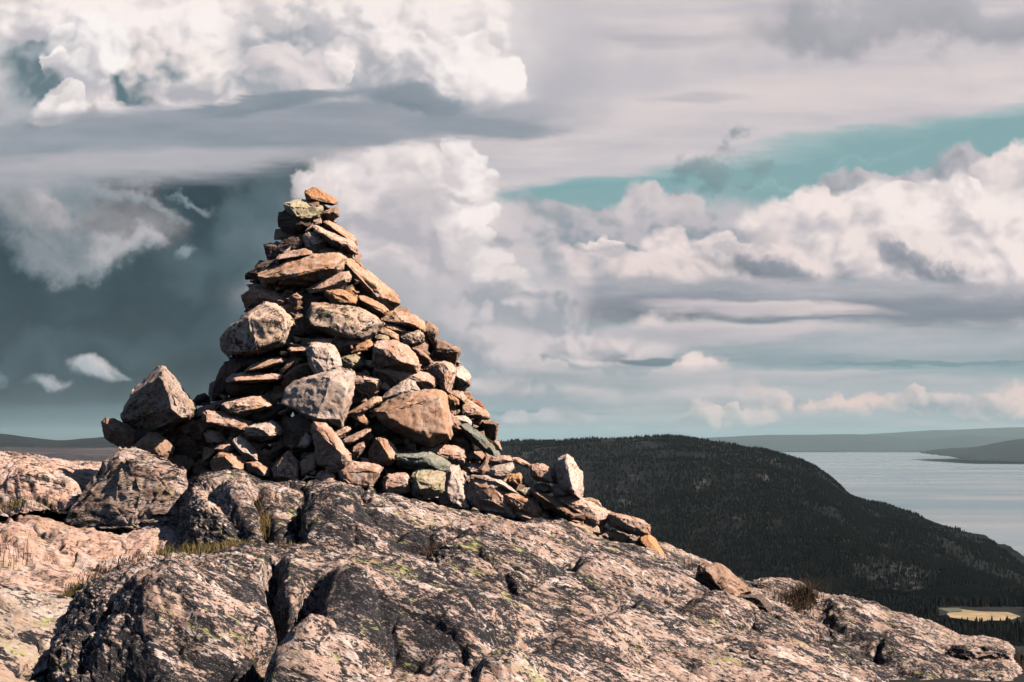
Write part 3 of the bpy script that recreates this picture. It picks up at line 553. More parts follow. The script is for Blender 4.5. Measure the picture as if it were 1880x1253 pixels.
('F','913,580 960,548 1100,543 1118,590 1050,617 930,622','','k',{'f':.06},'flat pinkish stone at the start of the tail of stones'),
('F','1105,560 1180,563 1272,620 1252,647 1180,622 1130,592','','k',{'f':.03},'narrow pinkish slab at the crest of the tail of stones'),
('F','898,660 1000,623 1110,608 1123,650 1060,722 1000,747 920,712','','p',{'f':.08},'pale rounded block under the flat pinkish tail stone'),
('F','698,640 760,608 850,613 922,660 902,702 800,707 740,692','','l',{'f':.08},'green-lichened flat stone behind the tall cream stone'),
('F','658,662 740,678 762,720 740,782 700,772','','p',{'f':.08},'small pale cobble touching the tall cream stone'),
('F','715,870 770,770 850,728 1000,765 1045,850 1110,960 1205,1065 1195,1085 1000,1055 860,970 790,965','780,830 900,900 1150,1050 950,800','k',{'p':.25,'f':.14},'broad sloping pink slab at the foot of the tail of stones'),
('F','1030,870 1100,868 1215,870 1275,905 1335,960 1383,1060 1250,1062 1160,1012 1060,955','','t',{'p':.35,'f':.10},'cracked tan block behind the broad sloping pink slab'),
('F','1150,1022 1300,1058 1450,1080 1468,1122 1300,1125 1180,1075','','k',{'f':.12,'p':.4},'low flat stone in front of the cracked tan block'),
('F','1038,752 1120,688 1195,700 1213,780 1212,818 1130,802','','o',{'f':.03},'orange-tan rounded stone among the tail stones'),
('F','1198,722 1250,718 1293,770 1272,812 1220,792','','k',{'f':.02},'small pale pink stone beside the orange-tan tail stone'),
('F','780,712 900,715 1000,745 1060,780 1175,872 1140,862 1020,800 900,760','','p',{'f':.12,'p':.5},'thin pale slab lying slanted among the tail stones'),
('F','1150,825 1280,813 1333,850 1292,882 1200,884','','y',{'f':.07},'small olive rounded stone in the tail of stones'),
('G','443,262 450,208 530,193 630,238 658,300 642,362 560,352 450,312','460,230 470,290 620,340 620,260','k',{'p':.45,'f':.03},'squarish pink block left of the upright white stone'),
('G','643,200 680,158 745,128 792,160 852,250 892,320 882,400 862,487 800,452 740,390 660,362 645,280','745,145 712,290 745,385 800,440','p',{'p':.95,'f':.02,'c':3},'upright pointed white stone standing on the tail of stones'),
('G','448,390 530,358 610,388 618,440 560,452 480,422','','b',{'f':.04},'small dark brown stone left of the foot of the upright white stone'),
('G','618,400 680,376 760,398 792,450 730,472 640,467','','t',{'f':.05},'tan stone at the foot of the upright white stone'),
('G','440,430 500,428 600,478 690,560 822,640 812,674 700,625 600,592 500,505','490,450 620,530 780,640','b',{'p':.6,'f':.10},'dark slab with a lit rim sloping along the tail'),
('G','600,500 680,458 780,468 900,498 1000,558 1132,620 1092,645 1032,675 1020,722 930,722 870,662 800,572 740,552 660,542','680,500 800,540 900,640 1000,690 950,570','k',{'p':.35,'f':.02},'broad pale pink slab in the lower tail of stones'),
('G','875,492 940,483 1012,508 1053,572 980,548','','l',{'f':-.03},'mottled stone behind the broad pale pink slab'),
('G','1083,628 1150,618 1300,653 1422,680 1448,730 1442,792 1400,802 1280,782 1120,722','1185,650 1192,725 1395,785 1420,700','k',{'p':.5,'f':.06},'long oblong stone near the end of the tail'),
('G','1048,802 1130,763 1282,820 1222,862 1150,852','','t',{'f':.05},'small tan stone under the long oblong stone'),
('G','1352,852 1410,800 1445,793 1492,830 1562,930 1607,1052 1540,1043 1460,982 1400,905','1370,850 1470,970 1580,1040 1450,830','o',{'p':.5,'f':.06},'orange slab leaning at the very end of the tail'),
('G','718,687 800,673 880,720 972,792 892,803 800,762','','k',{'f':.10},'low pink stone half sunk in the rock under the tail'),
('G','928,742 1000,718 1052,790 1032,817 960,783','','l',{'f':.06},'small mottled stone under the broad pale pink slab'),
('G','1190,872 1240,853 1272,890 1252,907','','k',{'f':.05},'tiny pink stone on the rock near the end of the tail'),
('D','262,500 275,430 350,290 400,190 480,110 545,73 620,83 690,160 760,270 832,370 862,430 842,472 780,512 700,545 600,592 450,602 320,562','548,85 650,230 655,310 720,400 760,490','w',{'p':1.0,'th':.8,'f':.05,'c':3},'big rounded boulder perched on the left end of the cairn'),
('D','73,600 85,543 120,513 190,518 240,548 300,560 360,620 340,730 290,777 180,712 90,662','130,540 225,560 180,690 330,640','b',{'p':.4,'f':-.0},'lumpy stone sticking out left under the big rounded boulder'),
('D','300,600 450,600 620,590 640,620 500,645 330,745 290,778 260,740','','d',{'f':-.05},'dark stone in the shade beneath the big rounded boulder'),
('D','325,745 400,680 500,628 550,628 622,680 693,750 662,852 600,843 480,802','470,700 530,800 570,700 610,830','b',{'p':.55,'f':.12},'fluted brown stone below the big rounded boulder'),
('D','612,632 680,578 760,558 812,570 803,622 700,642','','t',{'f':.04},'small tan stone tucked right under the big rounded boulder'),
('D','648,662 720,640 808,642 790,682 700,707','','t',{'f':.04},'narrow flat chip below the small tan stone by the boulder'),
('D','858,350 890,308 960,295 992,320 998,362 930,392 880,392','','d',{'f':-.1},'dark round-topped stone right of the big rounded boulder'),
('D','833,360 877,350 882,400 860,422 830,480 822,420','','k',{'f':.02},'small pink stone touching the right side of the boulder'),
('D','828,560 940,508 1002,570 962,640 940,692 850,682','900,560 930,620','b',{'f':-.0},'dark brown block behind the pointed pale pebble on the left'),
('D','943,640 1000,600 1060,618 1133,690 1080,723 980,713','','k',{'f':.07},'pointed pale pebble below the long pink block'),
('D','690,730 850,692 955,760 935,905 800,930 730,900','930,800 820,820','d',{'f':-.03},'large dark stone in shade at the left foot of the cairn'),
('D','928,893 950,758 1000,753 1047,780 980,853','','t',{'f':.04},'narrow upright tan stone at the left foot'),
('D','1038,762 1080,728 1160,723 1193,760 1192,803 1130,793','','k',{'f':.06},'small reddish cobble at the left foot'),
('D','1188,702 1262,663 1302,720 1392,770 1407,832 1392,872 1290,843 1240,773','','p',{'f':.08},'jagged pale stone at the left foot of the cairn'),
('D','1008,882 1080,808 1190,803 1262,840 1307,912 1300,962 1200,982 1080,977 1020,932','1150,825 1220,950 1150,890','t',{'p':.5,'f':.12},'rounded tan cobble split by shadow at the front left foot'),
('D','1308,882 1400,878 1492,930 1492,1003 1430,1003 1330,962','1390,895 1470,990','t',{'p':.6,'f':.05},'tan stone half in shade right of the shadow-split cobble'),
('E','225,640 350,490 395,560 300,660','','d',{'f':-.02},'dark grey slab standing on edge left of the dark rounded stone'),
]
stones = []
def size_of(q): return (max(a[0] for a in q)-min(a[0] for a in q)+max(a[1] for a in q)-min(a[1] for a in q))/2
for i, (cr, ol, rd, k, op, lab) in enumerate(ST):
    x0, y0, z = CR[cr]
    cv = lambda s: [(x0+float(a.split(',')[0])*z, y0+float(a.split(',')[1])*z) for a in s.split()]
    ol = cv(ol); rd = cv(rd); ox = sum(p[0] for p in ol)/len(ol); oy = sum(p[1] for p in ol)/len(ol)
    push = op.get('p', .42)
    if not rd:
        rg = random.Random(i); rd = [(ox+(x-ox)*.62+1, oy+(y-oy)*.55+(1 if k != 'd' else -1), rg.uniform(.6, 1.1)) for x, y in ol[::2]]
    d = cdepth(ox, oy)-op.get('f', 0)+.03
    jg = .62 if size_of(ol) > 38 else .9
    o = rock_object('boulder' if 'rounded boulder' in lab else 'stone', ol, rd, d, M[k], push, op.get('th', .8 if k != 'd' else 1.2), seed=i+1, jag=jg, cuts=op.get('c', 7))
    link(o, label=lab, cat='boulder' if 'rounded boulder' in lab else 'stone', group='stones piled in the cairn')
    stones.append(o)
# small rubble no one could count, seen only in the dark gaps between the stones and behind them
rg = random.Random(5); V_ = []; F_ = []
for i in range(1030):
    py = rg.uniform(385, 885); l, r = prof(py); xc = (l+r)/2; hw = (r-l)/2*9/F
    a = rg.uniform(0, 2*math.pi); q = math.sqrt(rg.uniform(0, 1)); inset = max(0, hw-.085)
    cx = (xc-CX)*9.3/F+math.cos(a)*q*inset*.95; cy = 9.3+math.sin(a)*q*max(0, hw*.80-.16); cz = (815-py)*9.3/F
    s = rg.uniform(.06, .13)*(.45+.55*min(1, hw/.6))
    if i >= 520:                                      # the low left shoulder under the boulder
        px = rg.uniform(225, 420); py = rg.uniform(765, 880); dd_ = rg.uniform(8.95, 9.4); q_ = P(px, max(py, 868-(px-200)*.55), dd_); cx, cy, cz = q_; s = rg.uniform(.05, .11)
    if i >= 680:                                      # along the right flank
        py = rg.uniform(470, 850); px = prof(py)[1]-rg.uniform(16, 60); cx, cy, cz = P(px, py, rg.uniform(9.2, 9.45)); s = rg.uniform(.035, .065)
    if i >= 800:                                      # under the tail of stones
        px = rg.uniform(890, 1170); cx, cy, cz = P(px, 862+(px-890)*.5+rg.uniform(0, 48), rg.uniform(8.38, 8.65)); s = rg.uniform(.028, .06)
    bm = bmesh.new()
    for k in range(11):
        v = Vector((rg.gauss(0, 1), rg.gauss(0, 1), rg.gauss(0, .5))).normalized()*s*rg.uniform(.75, 1.25); bm.verts.new(v+Vector((cx, cy, cz)))
    bmesh.ops.convex_hull(bm, input=bm.verts); bmesh.ops.delete(bm, geom=[v for v in bm.verts if not v.link_faces], context='VERTS')
    bmesh.ops.triangulate(bm, faces=bm.faces[:]); bm.verts.index_update(); b0 = len(V_)
    V_ += [v.co[:] for v in bm.verts]; F_ += [[b0+v.index for v in f.verts] for f in bm.faces]; bm.free()
def lump(cx, cy, cz, s, fl=.5):
    bm = bmesh.new()
    for k in range(10):
        v = Vector((rg.gauss(0, 1), rg.gauss(0, 1), rg.gauss(0, fl))).normalized()*s*rg.uniform(.75, 1.25); bm.verts.new(v+Vector((cx, cy, cz)))
    bmesh.ops.convex_hull(bm, input=bm.verts); bmesh.ops.delete(bm, geom=[v for v in bm.verts if not v.link_faces], context='VERTS')
    bmesh.ops.triangulate(bm, faces=bm.faces[:]); bm.verts.index_update(); b0 = len(V_)
    V_.extend([v.co[:] for v in bm.verts]); F_.extend([[b0+v.index for v in f.verts] for f in bm.faces]); bm.free()
for py in range(430, 892, 20):                        # a close-packed layer just behind the face of the pile
    l, r = prof(py); m_ = 22+12*(py-430)/450
    px = l+m_
    while px < r-m_+6:
        lump(*P(px+rg.uniform(-8, 8), py+rg.uniform(-6, 6), cdepth(px, py)+rg.uniform(.15, .22)), rg.uniform(.05, .085)); px += 21
for i in range(330):                                  # chips caught between the bigger stones
    py = rg.uniform(480, 890); l, r = prof(py); px = rg.uniform(l+14, r-14)
    lump(*P(px, py, cdepth(px, py)+rg.uniform(-.02, .10)), rg.uniform(.016, .038), .45)
link(mesh_np('rubble', V_, F_, M['rub'], False), label='dark rubble filling the gaps inside the cairn', cat='rubble', kind='stuff')
# ------------------------------------------------------------------ bedrock: swelling masses lofted from crest, foot and roundness, then weathered
def cr1(t, xs, ys):                                   # smooth interpolation through columns
    return np.interp(t, xs, ys)
def smooth_interp(t, xs, ys):
    xs = np.array(xs, float); ys = np.array(ys, float); m = np.gradient(ys, xs)
    i = np.clip(np.searchsorted(xs, t)-1, 0, len(xs)-2); h = xs[i+1]-xs[i]; u = (t-xs[i])/h
    return ((1+2*u)*(1-u)**2*ys[i]+u*(1-u)**2*h*m[i]+u*u*(3-2*u)*ys[i+1]+u*u*(u-1)*h*m[i+1])
def P3(px, py, d):
    x = (px-CX)/F; y = (CY-py)/F; cp, sp = math.cos(PITCH), math.sin(PITCH)
    ry = cp-y*sp; k = d/ry; return np.stack([x*k, d*np.ones_like(x), (sp+y*cp)*k], -1)
def loft(name, cols, mat, n=420, m=260, back=1.1, bdrop=.5, th1=150, grooves=(), lumps=(), amp=1.0, seed=0, kind='structure', pit=1.0):
    """cols: (crest px, crest py, crest distance, foot px, foot py, foot distance) from left to right"""
    cols = np.array(cols, float); s = np.arange(len(cols)); t = np.linspace(0, len(cols)-1, n)
    c = [smooth_interp(t, s, cols[:, k]) for k in range(6)]
    A = P3(c[0], c[1], c[2]); B = P3(c[3], c[4], c[5])
    th = np.radians(np.concatenate([np.linspace(0, 90, m), np.linspace(90, th1, m//3)[1:]]))
    rows = []
    for a in th:
        w = 1-math.cos(a) if a <= math.pi/2 else 1-math.cos(a)*back
        h = math.sin(a) if a <= math.pi/2 else 1-(1-math.sin(a))*bdrop
        u = math.cos(a) if a <= math.pi/2 else 0       # blend a little towards a straight slope
        fr = a/(math.pi/2)
        if a <= math.pi/2: hx = (1-math.cos(a))*.75+fr*.25; hz = math.sin(a)*.85+fr*.15
        else: hx = (1-math.cos(a)*back*1.0); hz = h
        p = A*0
        p[:, 0] = B[:, 0]+(A[:, 0]-B[:, 0])*hx; p[:, 1] = B[:, 1]+(A[:, 1]-B[:, 1])*hx; p[:, 2] = B[:, 2]+(A[:, 2]-B[:, 2])*hz
        rows.append(p)
    G = np.stack(rows, 0); mm = G.shape[0]; V = G.reshape(-1, 3)
    du = np.gradient(G, axis=1); dv = np.gradient(G, axis=0); N = np.cross(du, dv); N /= np.linalg.norm(N, axis=2)[:, :, None]+1e-9
    N = N.reshape(-1, 3); N[N[:, 2] < 0] *= 1
    yy_ = V[:, 1]; ry = None
    # where each point sits in the frame, for cutting the cracks traced from the photograph into the stone
    cp, sp = math.cos(PITCH), math.sin(PITCH); zc = V[:, 1]*cp+V[:, 2]*sp; px = CX+F*V[:, 0]/zc; py = CY-F*(V[:, 2]*cp-V[:, 1]*sp)/zc
    off = np.array([seed*11.3, seed*7.7, seed*3.1])
    wob = fbm(V*6+off, 3)*9
    D = fbm(V*1.7+off, 4, .5)*.035*amp
    W = V@np.array([[.92, 0, .38], [0, 1, 0], [-.38, 0, .92]]); W = W*np.array([.55, .7, 1.9])
    D += fbm(W*6.5+off, 4, .55)*.019*amp
    r = np.abs(gn(W*11+off+4)); D -= (1-np.clip(r*4, 0, 1))*.008*amp*pit
    c2 = gn(W*26+off+8); pm = np.clip(.5+fbm(W*1.6+off+31, 3)*1.3, .3, 1); D -= np.clip(c2-.12, 0, 1)*.040*amp*pit*pm; D += fbm(W*50+off, 2, .6)*.0045*amp*pit
    r2 = np.abs(fbm(W*1.25+off+60, 3, .5)); D -= np.exp(-(r2/.028)**2)*.045*amp; r3 = np.abs(fbm(W*3.1+off+80, 3, .5)); D -= np.exp(-(r3/.035)**2)*.016*amp
    for pts, wd_, dep in grooves:
        best = np.full(len(V), 1e9)
        for (x0, y0), (x1, y1) in zip(pts, pts[1:]):
            dx, dy = x1-x0, y1-y0; tt = np.clip(((px-x0)*dx+(py-y0)*dy)/(dx*dx+dy*dy), 0, 1)
            best = np.minimum(best, np.hypot(px-(x0+tt*dx), py-(y0+tt*dy)))
        D -= dep*np.exp(-(np.clip(best+wob*.6, 0, None)/wd_)**2)
    for cx, cy, rx, ry_, hgt in lumps:
        D += hgt*np.exp(-(((px-cx+wob)/rx)**2+((py-cy+wob)/ry_)**2))
    sg = np.sign((N[:, 2]).mean()) or 1
    V = V+N*sg*D[:, None]
    idx = np.arange(mm*n).reshape(mm, n); Q_ = np.stack([idx[:-1, :-1], idx[:-1, 1:], idx[1:, 1:], idx[1:, :-1]], -1).reshape(-1, 4)
    return link(mesh_np(name, V, Q_, mat), kind=kind)
# front hump
loft('bedrock', [(20,1330,4.6,-60,1500,4.0),(70,1235,4.9,20,1480,3.9),(130,1140,5.1,80,1470,3.8),(200,1082,5.3,170,1460,3.8),(330,1030,5.6,300,1450,3.8),(500,1014,5.9,470,1450,3.8),(640,1026,6.1,620,1450,3.8),
     (850,1060,6.2,830,1460,3.8),(1000,1108,6.2,980,1480,3.8),(1200,1166,6.2,1170,1500,3.9),(1350,1205,6.1,1320,1520,4.0),(1520,1262,6.0,1480,1560,4.1),(1620,1310,6.0,1580,1600,4.2)], ROCKM, 900, 430,
     back=.9, bdrop=.6, seed=1, amp=1.0,
     grooves=[([(506,1034),(497,1058),(510,1090),(528,1128),(538,1165)], 13, .20), ([(575,1085),(560,1130),(530,1158),(490,1178),(468,1215),(455,1300)], 18, .30),
              ([(565,1160),(570,1125)], 14, .12), ([(575,1165),(640,1205),(720,1240)], 8, .07), ([(80,1253),(150,1180),(240,1110)], 16, .03), ([(690,1130),(720,1175),(790,1220)], 11, .035),
              ([(330,1180),(420,1230),(440,1300)], 24, .10), ([(860,1300),(870,1230),(930,1195)], 7, .04)],
     lumps=[(320,1125,110,60,.13),(650,1105,75,45,.12),(570,1220,75,35,.16),(850,1150,110,40,.11),(1080,1185,120,35,.10),(930,1255,90,35,.10),(745,1190,60,28,-.16),(960,1190,50,20,-.12),(230,1225,60,30,-.10),(420,1215,40,50,-.12)])
# the rock that carries the cairn
loft('bedrock', [(520,905,8.0,545,1100,6.3),(560,893,8.05,575,1100,6.35),(650,904,8.05,640,1100,6.4),(760,917,8.1,740,1105,6.5),(860,938,8.15,840,1130,6.6),(960,964,8.15,940,1170,6.6),(1060,988,8.1,1040,1200,6.6),
     (1150,1013,8.0,1140,1230,6.5),(1230,1045,7.9,1220,1250,6.4),(1330,1097,7.7,1330,1280,6.3),(1400,1135,7.4,1390,1300,6.2),(1450,1180,7.0,1430,1310,6.1),(1474,1224,6.7,1450,1320,6.1),(1480,1300,6.5,1460,1400,6.0)], ROCKM, 900, 300,
     back=1.6, bdrop=.25, seed=2, amp=.95,
     grooves=[([(850,1042),(950,1084),(1100,1130),(1250,1172),(1400,1216)], 15, .24), ([(640,925),(700,960),(760,985),(790,1010),(850,1060)], 13, .10), ([(783,1012),(820,990),(900,982)], 7, .08), ([(945,1108),(985,1072),(1045,1062)], 10, .12),
              ([(1090,1150),(1130,1120)], 9, .08), ([(545,905),(533,950),(545,1010)], 14, .16), ([(670,905),(640,920),(600,925)], 5, .05), ([(690,912),(760,935),(860,960)], 6, .04)],
     lumps=[(620,955,55,40,.16),(900,1020,90,28,.17),(1110,1080,120,28,.16),(1290,1130,80,24,.12),(1010,985,80,14,.08),(690,1000,50,25,.06),(775,1010,45,22,-.22),(990,1062,45,20,-.22),(1200,1120,50,18,-.18),(800,950,60,16,-.10)])
loft('bedrock', [(770,1075,6.33,775,1110,6.3),(782,1022,6.53,790,1110,6.2),(825,992,6.73,820,1115,6.2),(895,984,6.83,880,1130,6.2),(965,1006,6.83,950,1150,6.2),(1040,1042,6.73,1010,1160,6.2),(1100,1085,6.48,1060,1170,6.2),(1115,1120,6.28,1090,1180,6.2)], ROCKM, 420, 200,
     back=.35, bdrop=1.2, seed=12, amp=.8, grooves=[([(880,1010),(930,1050),(945,1100)], 7, .05)])
loft('bedrock', [(935,1125,5.98,930,1180,6),(975,1080,6.23,965,1190,6),(1045,1060,6.43,1020,1200,6),(1120,1078,6.48,1100,1220,6),(1200,1108,6.43,1180,1240,6),(1290,1142,6.33,1270,1260,5.95),(1370,1172,6.18,1350,1280,5.9),(1410,1215,5.93,1400,1290,5.85)], ROCKM, 460, 200,
     back=.35, bdrop=1.2, seed=13, amp=.8, grooves=[([(1095,1150),(1110,1125),(1160,1105)], 8, .07)])
loft('bedrock', [(335,1000,7.5,340,1090,6.9),(342,925,7.8,355,1080,6.8),(368,882,8.0,390,1070,6.8),(410,873,8.05,430,1070,6.7),(470,880,8.05,470,1070,6.7),(520,893,8.05,505,1070,6.7),(560,902,8.1,530,1070,6.8),(580,960,8.2,545,1080,6.9)], ROCKM, 300, 240,
     back=1.6, bdrop=.2, seed=3, grooves=[([(470,900),(490,930),(500,990)], 12, .12), ([(385,905),(420,930),(440,980)], 14, .07)], lumps=[(430,900,40,30,.05)])
# left: pink slabs stepping down from the skyline
loft('bedrock', [(-260,806,13,-300,960,8.6),(-60,822,12.4,-150,955,8.4),(0,832,12.2,0,945,8.3),(60,838,12,70,935,8.2),(120,850,11.8,130,925,8.2),(190,853,11.6,180,950,8.2),(260,862,11.4,260,985,8.2),(400,880,11.2,400,1000,8.2)], ROCKL, 420, 200,
     back=.8, bdrop=.6, seed=4, amp=1.0, lumps=[(60,890,90,18,.10),(20,905,60,20,.08)], grooves=[([(0,872),(60,880),(130,905),(160,900)], 4, .05), ([(0,925),(60,915),(120,930)], 5, .05)], pit=.95)
loft('bedrock', [(-240,935,8.6,-300,1130,5.6),(0,938,8.6,-20,1125,5.6),(70,945,8.6,60,1140,5.6),(150,962,8.5,140,1130,5.8),(240,968,8.4,230,1090,6.2),(340,972,8.3,330,1075,6.5),(420,985,8.1,420,1080,6.5),(560,1000,8.0,540,1080,6.5)], ROCKL, 520, 240,
     back=.8, bdrop=.9, seed=5, amp=1.0, lumps=[(40,1010,60,30,.06),(150,995,60,14,.04),(290,990,60,12,.05)], grooves=[([(0,945),(60,965),(80,990),(110,1003)], 5, .06), ([(90,1018),(150,1028),(190,1040)], 5, .06), ([(220,1015),(270,1020),(290,1012)], 7, .07), ([(0,990),(60,1040),(110,1075)], 6, .03)], pit=.95)
loft('bedrock', [(-200,1030,6.2,-260,1420,3.9),(-40,1048,6.1,-80,1420,3.9),(30,1066,6.0,0,1400,4.0),(80,1090,5.8,40,1380,4.2),(120,1110,5.6,60,1360,4.4),(142,1130,5.4,70,1340,4.6),(135,1175,5.2,70,1330,4.7)], ROCKG, 320, 260,
     back=.7, bdrop=.9, seed=6, amp=.8, grooves=[([(0,1155),(70,1175),(85,1210)], 6, .05)], pit=.95)
# right: lower ledge running out of the frame
loft('bedrock', [(1350,1100,9.2,1320,1420,6.8),(1385,1076,9.3,1380,1420,6.8),(1430,1072,9.3,1430,1420,6.8),(1500,1103,9.2,1490,1430,6.8),(1560,1113,9.1,1550,1430,6.8),(1640,1140,8.9,1630,1430,6.8),(1720,1172,8.7,1710,1430,6.7),(1760,1186,8.6,1760,1430,6.7),(1835,1193,8.5,1830,1430,6.7),(1852,1208,8.4,1850,1420,6.6),(1900,1262,8.2,1950,1500,6.4),(2050,1330,8.0,2100,1600,6.2)], ROCKM, 520, 260,
     back=1.0, bdrop=1.4, seed=7, amp=1.0, grooves=[([(1612,1190),(1605,1215),(1580,1260),(1570,1300)], 6, .2), ([(1500,1120),(1560,1165),(1600,1190),(1680,1240)], 9, .06), ([(1440,1150),(1500,1165),(1510,1190)], 8, .08)],
     lumps=[(1520,1210,60,35,-.12),(1560,1120,50,14,.05),(1680,1170,70,16,.04)])
# boulders set in the rock
def boulder(cr, ol, rd, d, k, lab, push=.4, thick=.8, res=34, rough=1.0, name='boulder', grp=None):
    x0, y0, z = CR[cr]; cv = lambda s: [(x0+float(a.split(',')[0])*z, y0+float(a.split(',')[1])*z) for a in s.split()]
    o = rock_object(name, cv(ol), cv(rd), d, k, push, thick, seed=hash(lab) % 97 if False else len(lab)*3, rough=rough, res=res); return link(o, label=lab, cat=name, group=grp)
boulder('H','330,505 400,380 440,300 520,200 590,138 640,132 720,172 860,205 862,300 905,430 945,520 900,560 640,540','600,150 690,330 640,490 560,400 850,250 880,480','8.2' and 8.15, ROCKB, 'large angular pinkish boulder under the left end of the cairn', .16, .9, 60, .6)
boulder('I','160,160 190,116 280,118 290,103 340,150 420,220 470,275 340,268 290,252 200,205','200,140 325,180 310,250','7.6' and 7.75, M['b'], 'brown rock with a smooth tan right face on the slope at right', .5)
boulder('I','335,268 470,268 520,273 555,310 545,380 430,325','500,285 530,330','7.7' and 7.7, M['d'], 'dark rock with a yellow-lichened end on the slope at right', .5)
boulder('H','375,578 465,575 455,600 385,604','380,580 455,580',7.3, M['p'], 'small flat white chip on the pink rock at left', .6, name='stone')
boulder('I','440,205 500,200 600,215 720,250 835,302 800,335 600,345 500,300','500,215 620,240 740,280 600,310',9.15, ROCKM, 'low pinkish slab behind the dark grass tussock at right', .35, .8, 50, .7)
boulder('I','1480,575 1520,540 1620,532 1740,545 1800,578 1802,612 1720,645 1600,650 1510,620','1540,560 1720,570 1620,610',8.36, ROCKM, 'flat overhanging slab at the right end of the ledge', .5, 1.0, 50, .7)
boulder('I','620,425 700,418 790,452 812,540 760,640 660,600 610,500','640,450 770,470 700,590',8.2, ROCKM, 'upright lichened block in the gully of the right ledge', .5, 1.0, 50, .7)
# ------------------------------------------------------------------ dry grass
GR = flat_mat('dry_grass', (.17,.11,.045), (.08,.065,.03), 30); GR2 = flat_mat('dark_heather', (.03,.02,.014), (.07,.042,.025), 30); GR3 = flat_mat('green_grass', (.06,.06,.02), (.15,.10,.04), 20)
def grass(pts, n, hgt, mat, lab, seed, lean=.5, spread=1.0, wdt=.0022, name='grass'):
    """pts: (px,py,distance,radius m) clumps"""
    rg = random.Random(seed); V = []; Fc = []
    for k in range(n):
        px, py, d, r = rg.choice(pts); b = P(px, py, d)+Vector((rg.gauss(0, r*.6), rg.gauss(0, r*.5), rg.uniform(-.03, .01)))
        a = rg.uniform(0, 6.28); ln = hgt*rg.uniform(.45, 1.15); dr = Vector((math.cos(a), math.sin(a), 0)); side = Vector((-dr.y, dr.x, 0)); ww = wdt*rg.uniform(.6, 1.5)
        le = lean*rg.uniform(.2, 1.3); b0 = len(V); seg = 4
        for s in range(seg+1):
            t = s/seg; c = b+Vector((0, 0, ln*(t-.35*le*t*t)))+dr*(ln*le*t*t); w2 = ww*(1-t*.85)
            V += [(c-side*w2)[:], (c+side*w2)[:]]
            if s: i = b0+2*s; Fc.append([i-2, i-1, i+1, i])
    o = mesh_np(name, V, Fc, mat, False); return link(o, label=lab, cat='grass', kind='stuff')
grass([(490,975,7.35,.07),(480,1000,7.2,.09),(500,950,7.5,.05),(465,985,7.2,.10)], 900, .12, GR, 'tall dry golden grass in the cleft below the cairn', 1)
grass([(60,925,8.4,.12),(110,932,8.4,.12),(85,932,8.35,.12),(40,930,8.4,.1)], 1500, .055, GR3, 'low green and brown grass strip on the pink rock at left', 2, .8)
grass([(350,1012,6.6,.12),(390,1008,6.7,.10),(310,1020,6.5,.08),(430,1004,6.8,.08)], 1000, .045, GR3, 'short yellowish grass behind the front hump', 3, .7)
grass([(135,1098,5.9,.06),(150,1092,5.95,.05),(165,1085,5.95,.06)], 700, .05, GR3, 'small green grass patch in the hollow at left', 4, .7)
grass([(10,1010,5.7,.08),(30,1030,5.6,.06),(0,1040,5.6,.08)], 60, .09, GR2, 'sparse thin dark stalks at the left edge', 5, .5, wdt=.0013)
grass([(1420,1125,8.6,.09),(1440,1130,8.5,.08),(1460,1112,8.7,.09),(1480,1100,8.8,.06),(1405,1135,8.5,.05)], 1800, .17, GR2, 'dark brown dry grass tussock in the notch at right', 6, 1.1, wdt=.002)
grass([(1250,1056,8.3,.05),(1275,1062,8.3,.03),(1240,1050,8.3,.05),(1268,1060,8.3,.03)], 60, .17, GR2, 'few tall thin seed stalks beyond the end of the tail of stones', 7, .25, wdt=.0016)
grass([(1840,1250,9.0,.2),(1880,1245,9.2,.2),(1810,1250,8.9,.12),(1870,1225,9.5,.2)], 2600, .13, GR2, 'dark heather bush at the lower right corner', 8, .7, wdt=.003, name='heather')
grass([(360,975,7.6,.05),(400,985,7.4,.08)], 200, .05, GR, 'short dry grass at the foot of the angular boulder', 9, .8)

grass([(800,1010,6.9,.06),(830,1000,7.0,.06),(790,1022,6.7,.05)], 700, .03, GR2, 'dark low heather in the gully right of centre', 10, .8, name='heather')
grass([(545,1012,6.5,.05),(520,1010,6.6,.06),(450,1008,6.7,.07)], 900, .045, GR, 'dry grass strip behind the crest of the front hump', 11, .8)
grass([(170,1060,6.3,.10),(210,1045,6.6,.10),(130,1080,6.1,.08),(240,1030,6.7,.1)], 900, .022, GR2, 'dark matted moss and litter on the ground at left', 12, .9, name='moss')
# ------------------------------------------------------------------ far land, forest, water
H0 = -300.0
def gridmesh(name, G, mat, **k):
    a, b = G.shape[:2]; idx = np.arange(a*b).reshape(a, b)
    return link(mesh_np(name, G.reshape(-1, 3), np.stack([idx[:-1, :-1], idx[:-1, 1:], idx[1:, 1:], idx[1:, :-1]], -1).reshape(-1, 4), mat), **k)
FLOOR = flat_mat('forest_floor', (.008,.009,.008), (.015,.013,.011), .004)
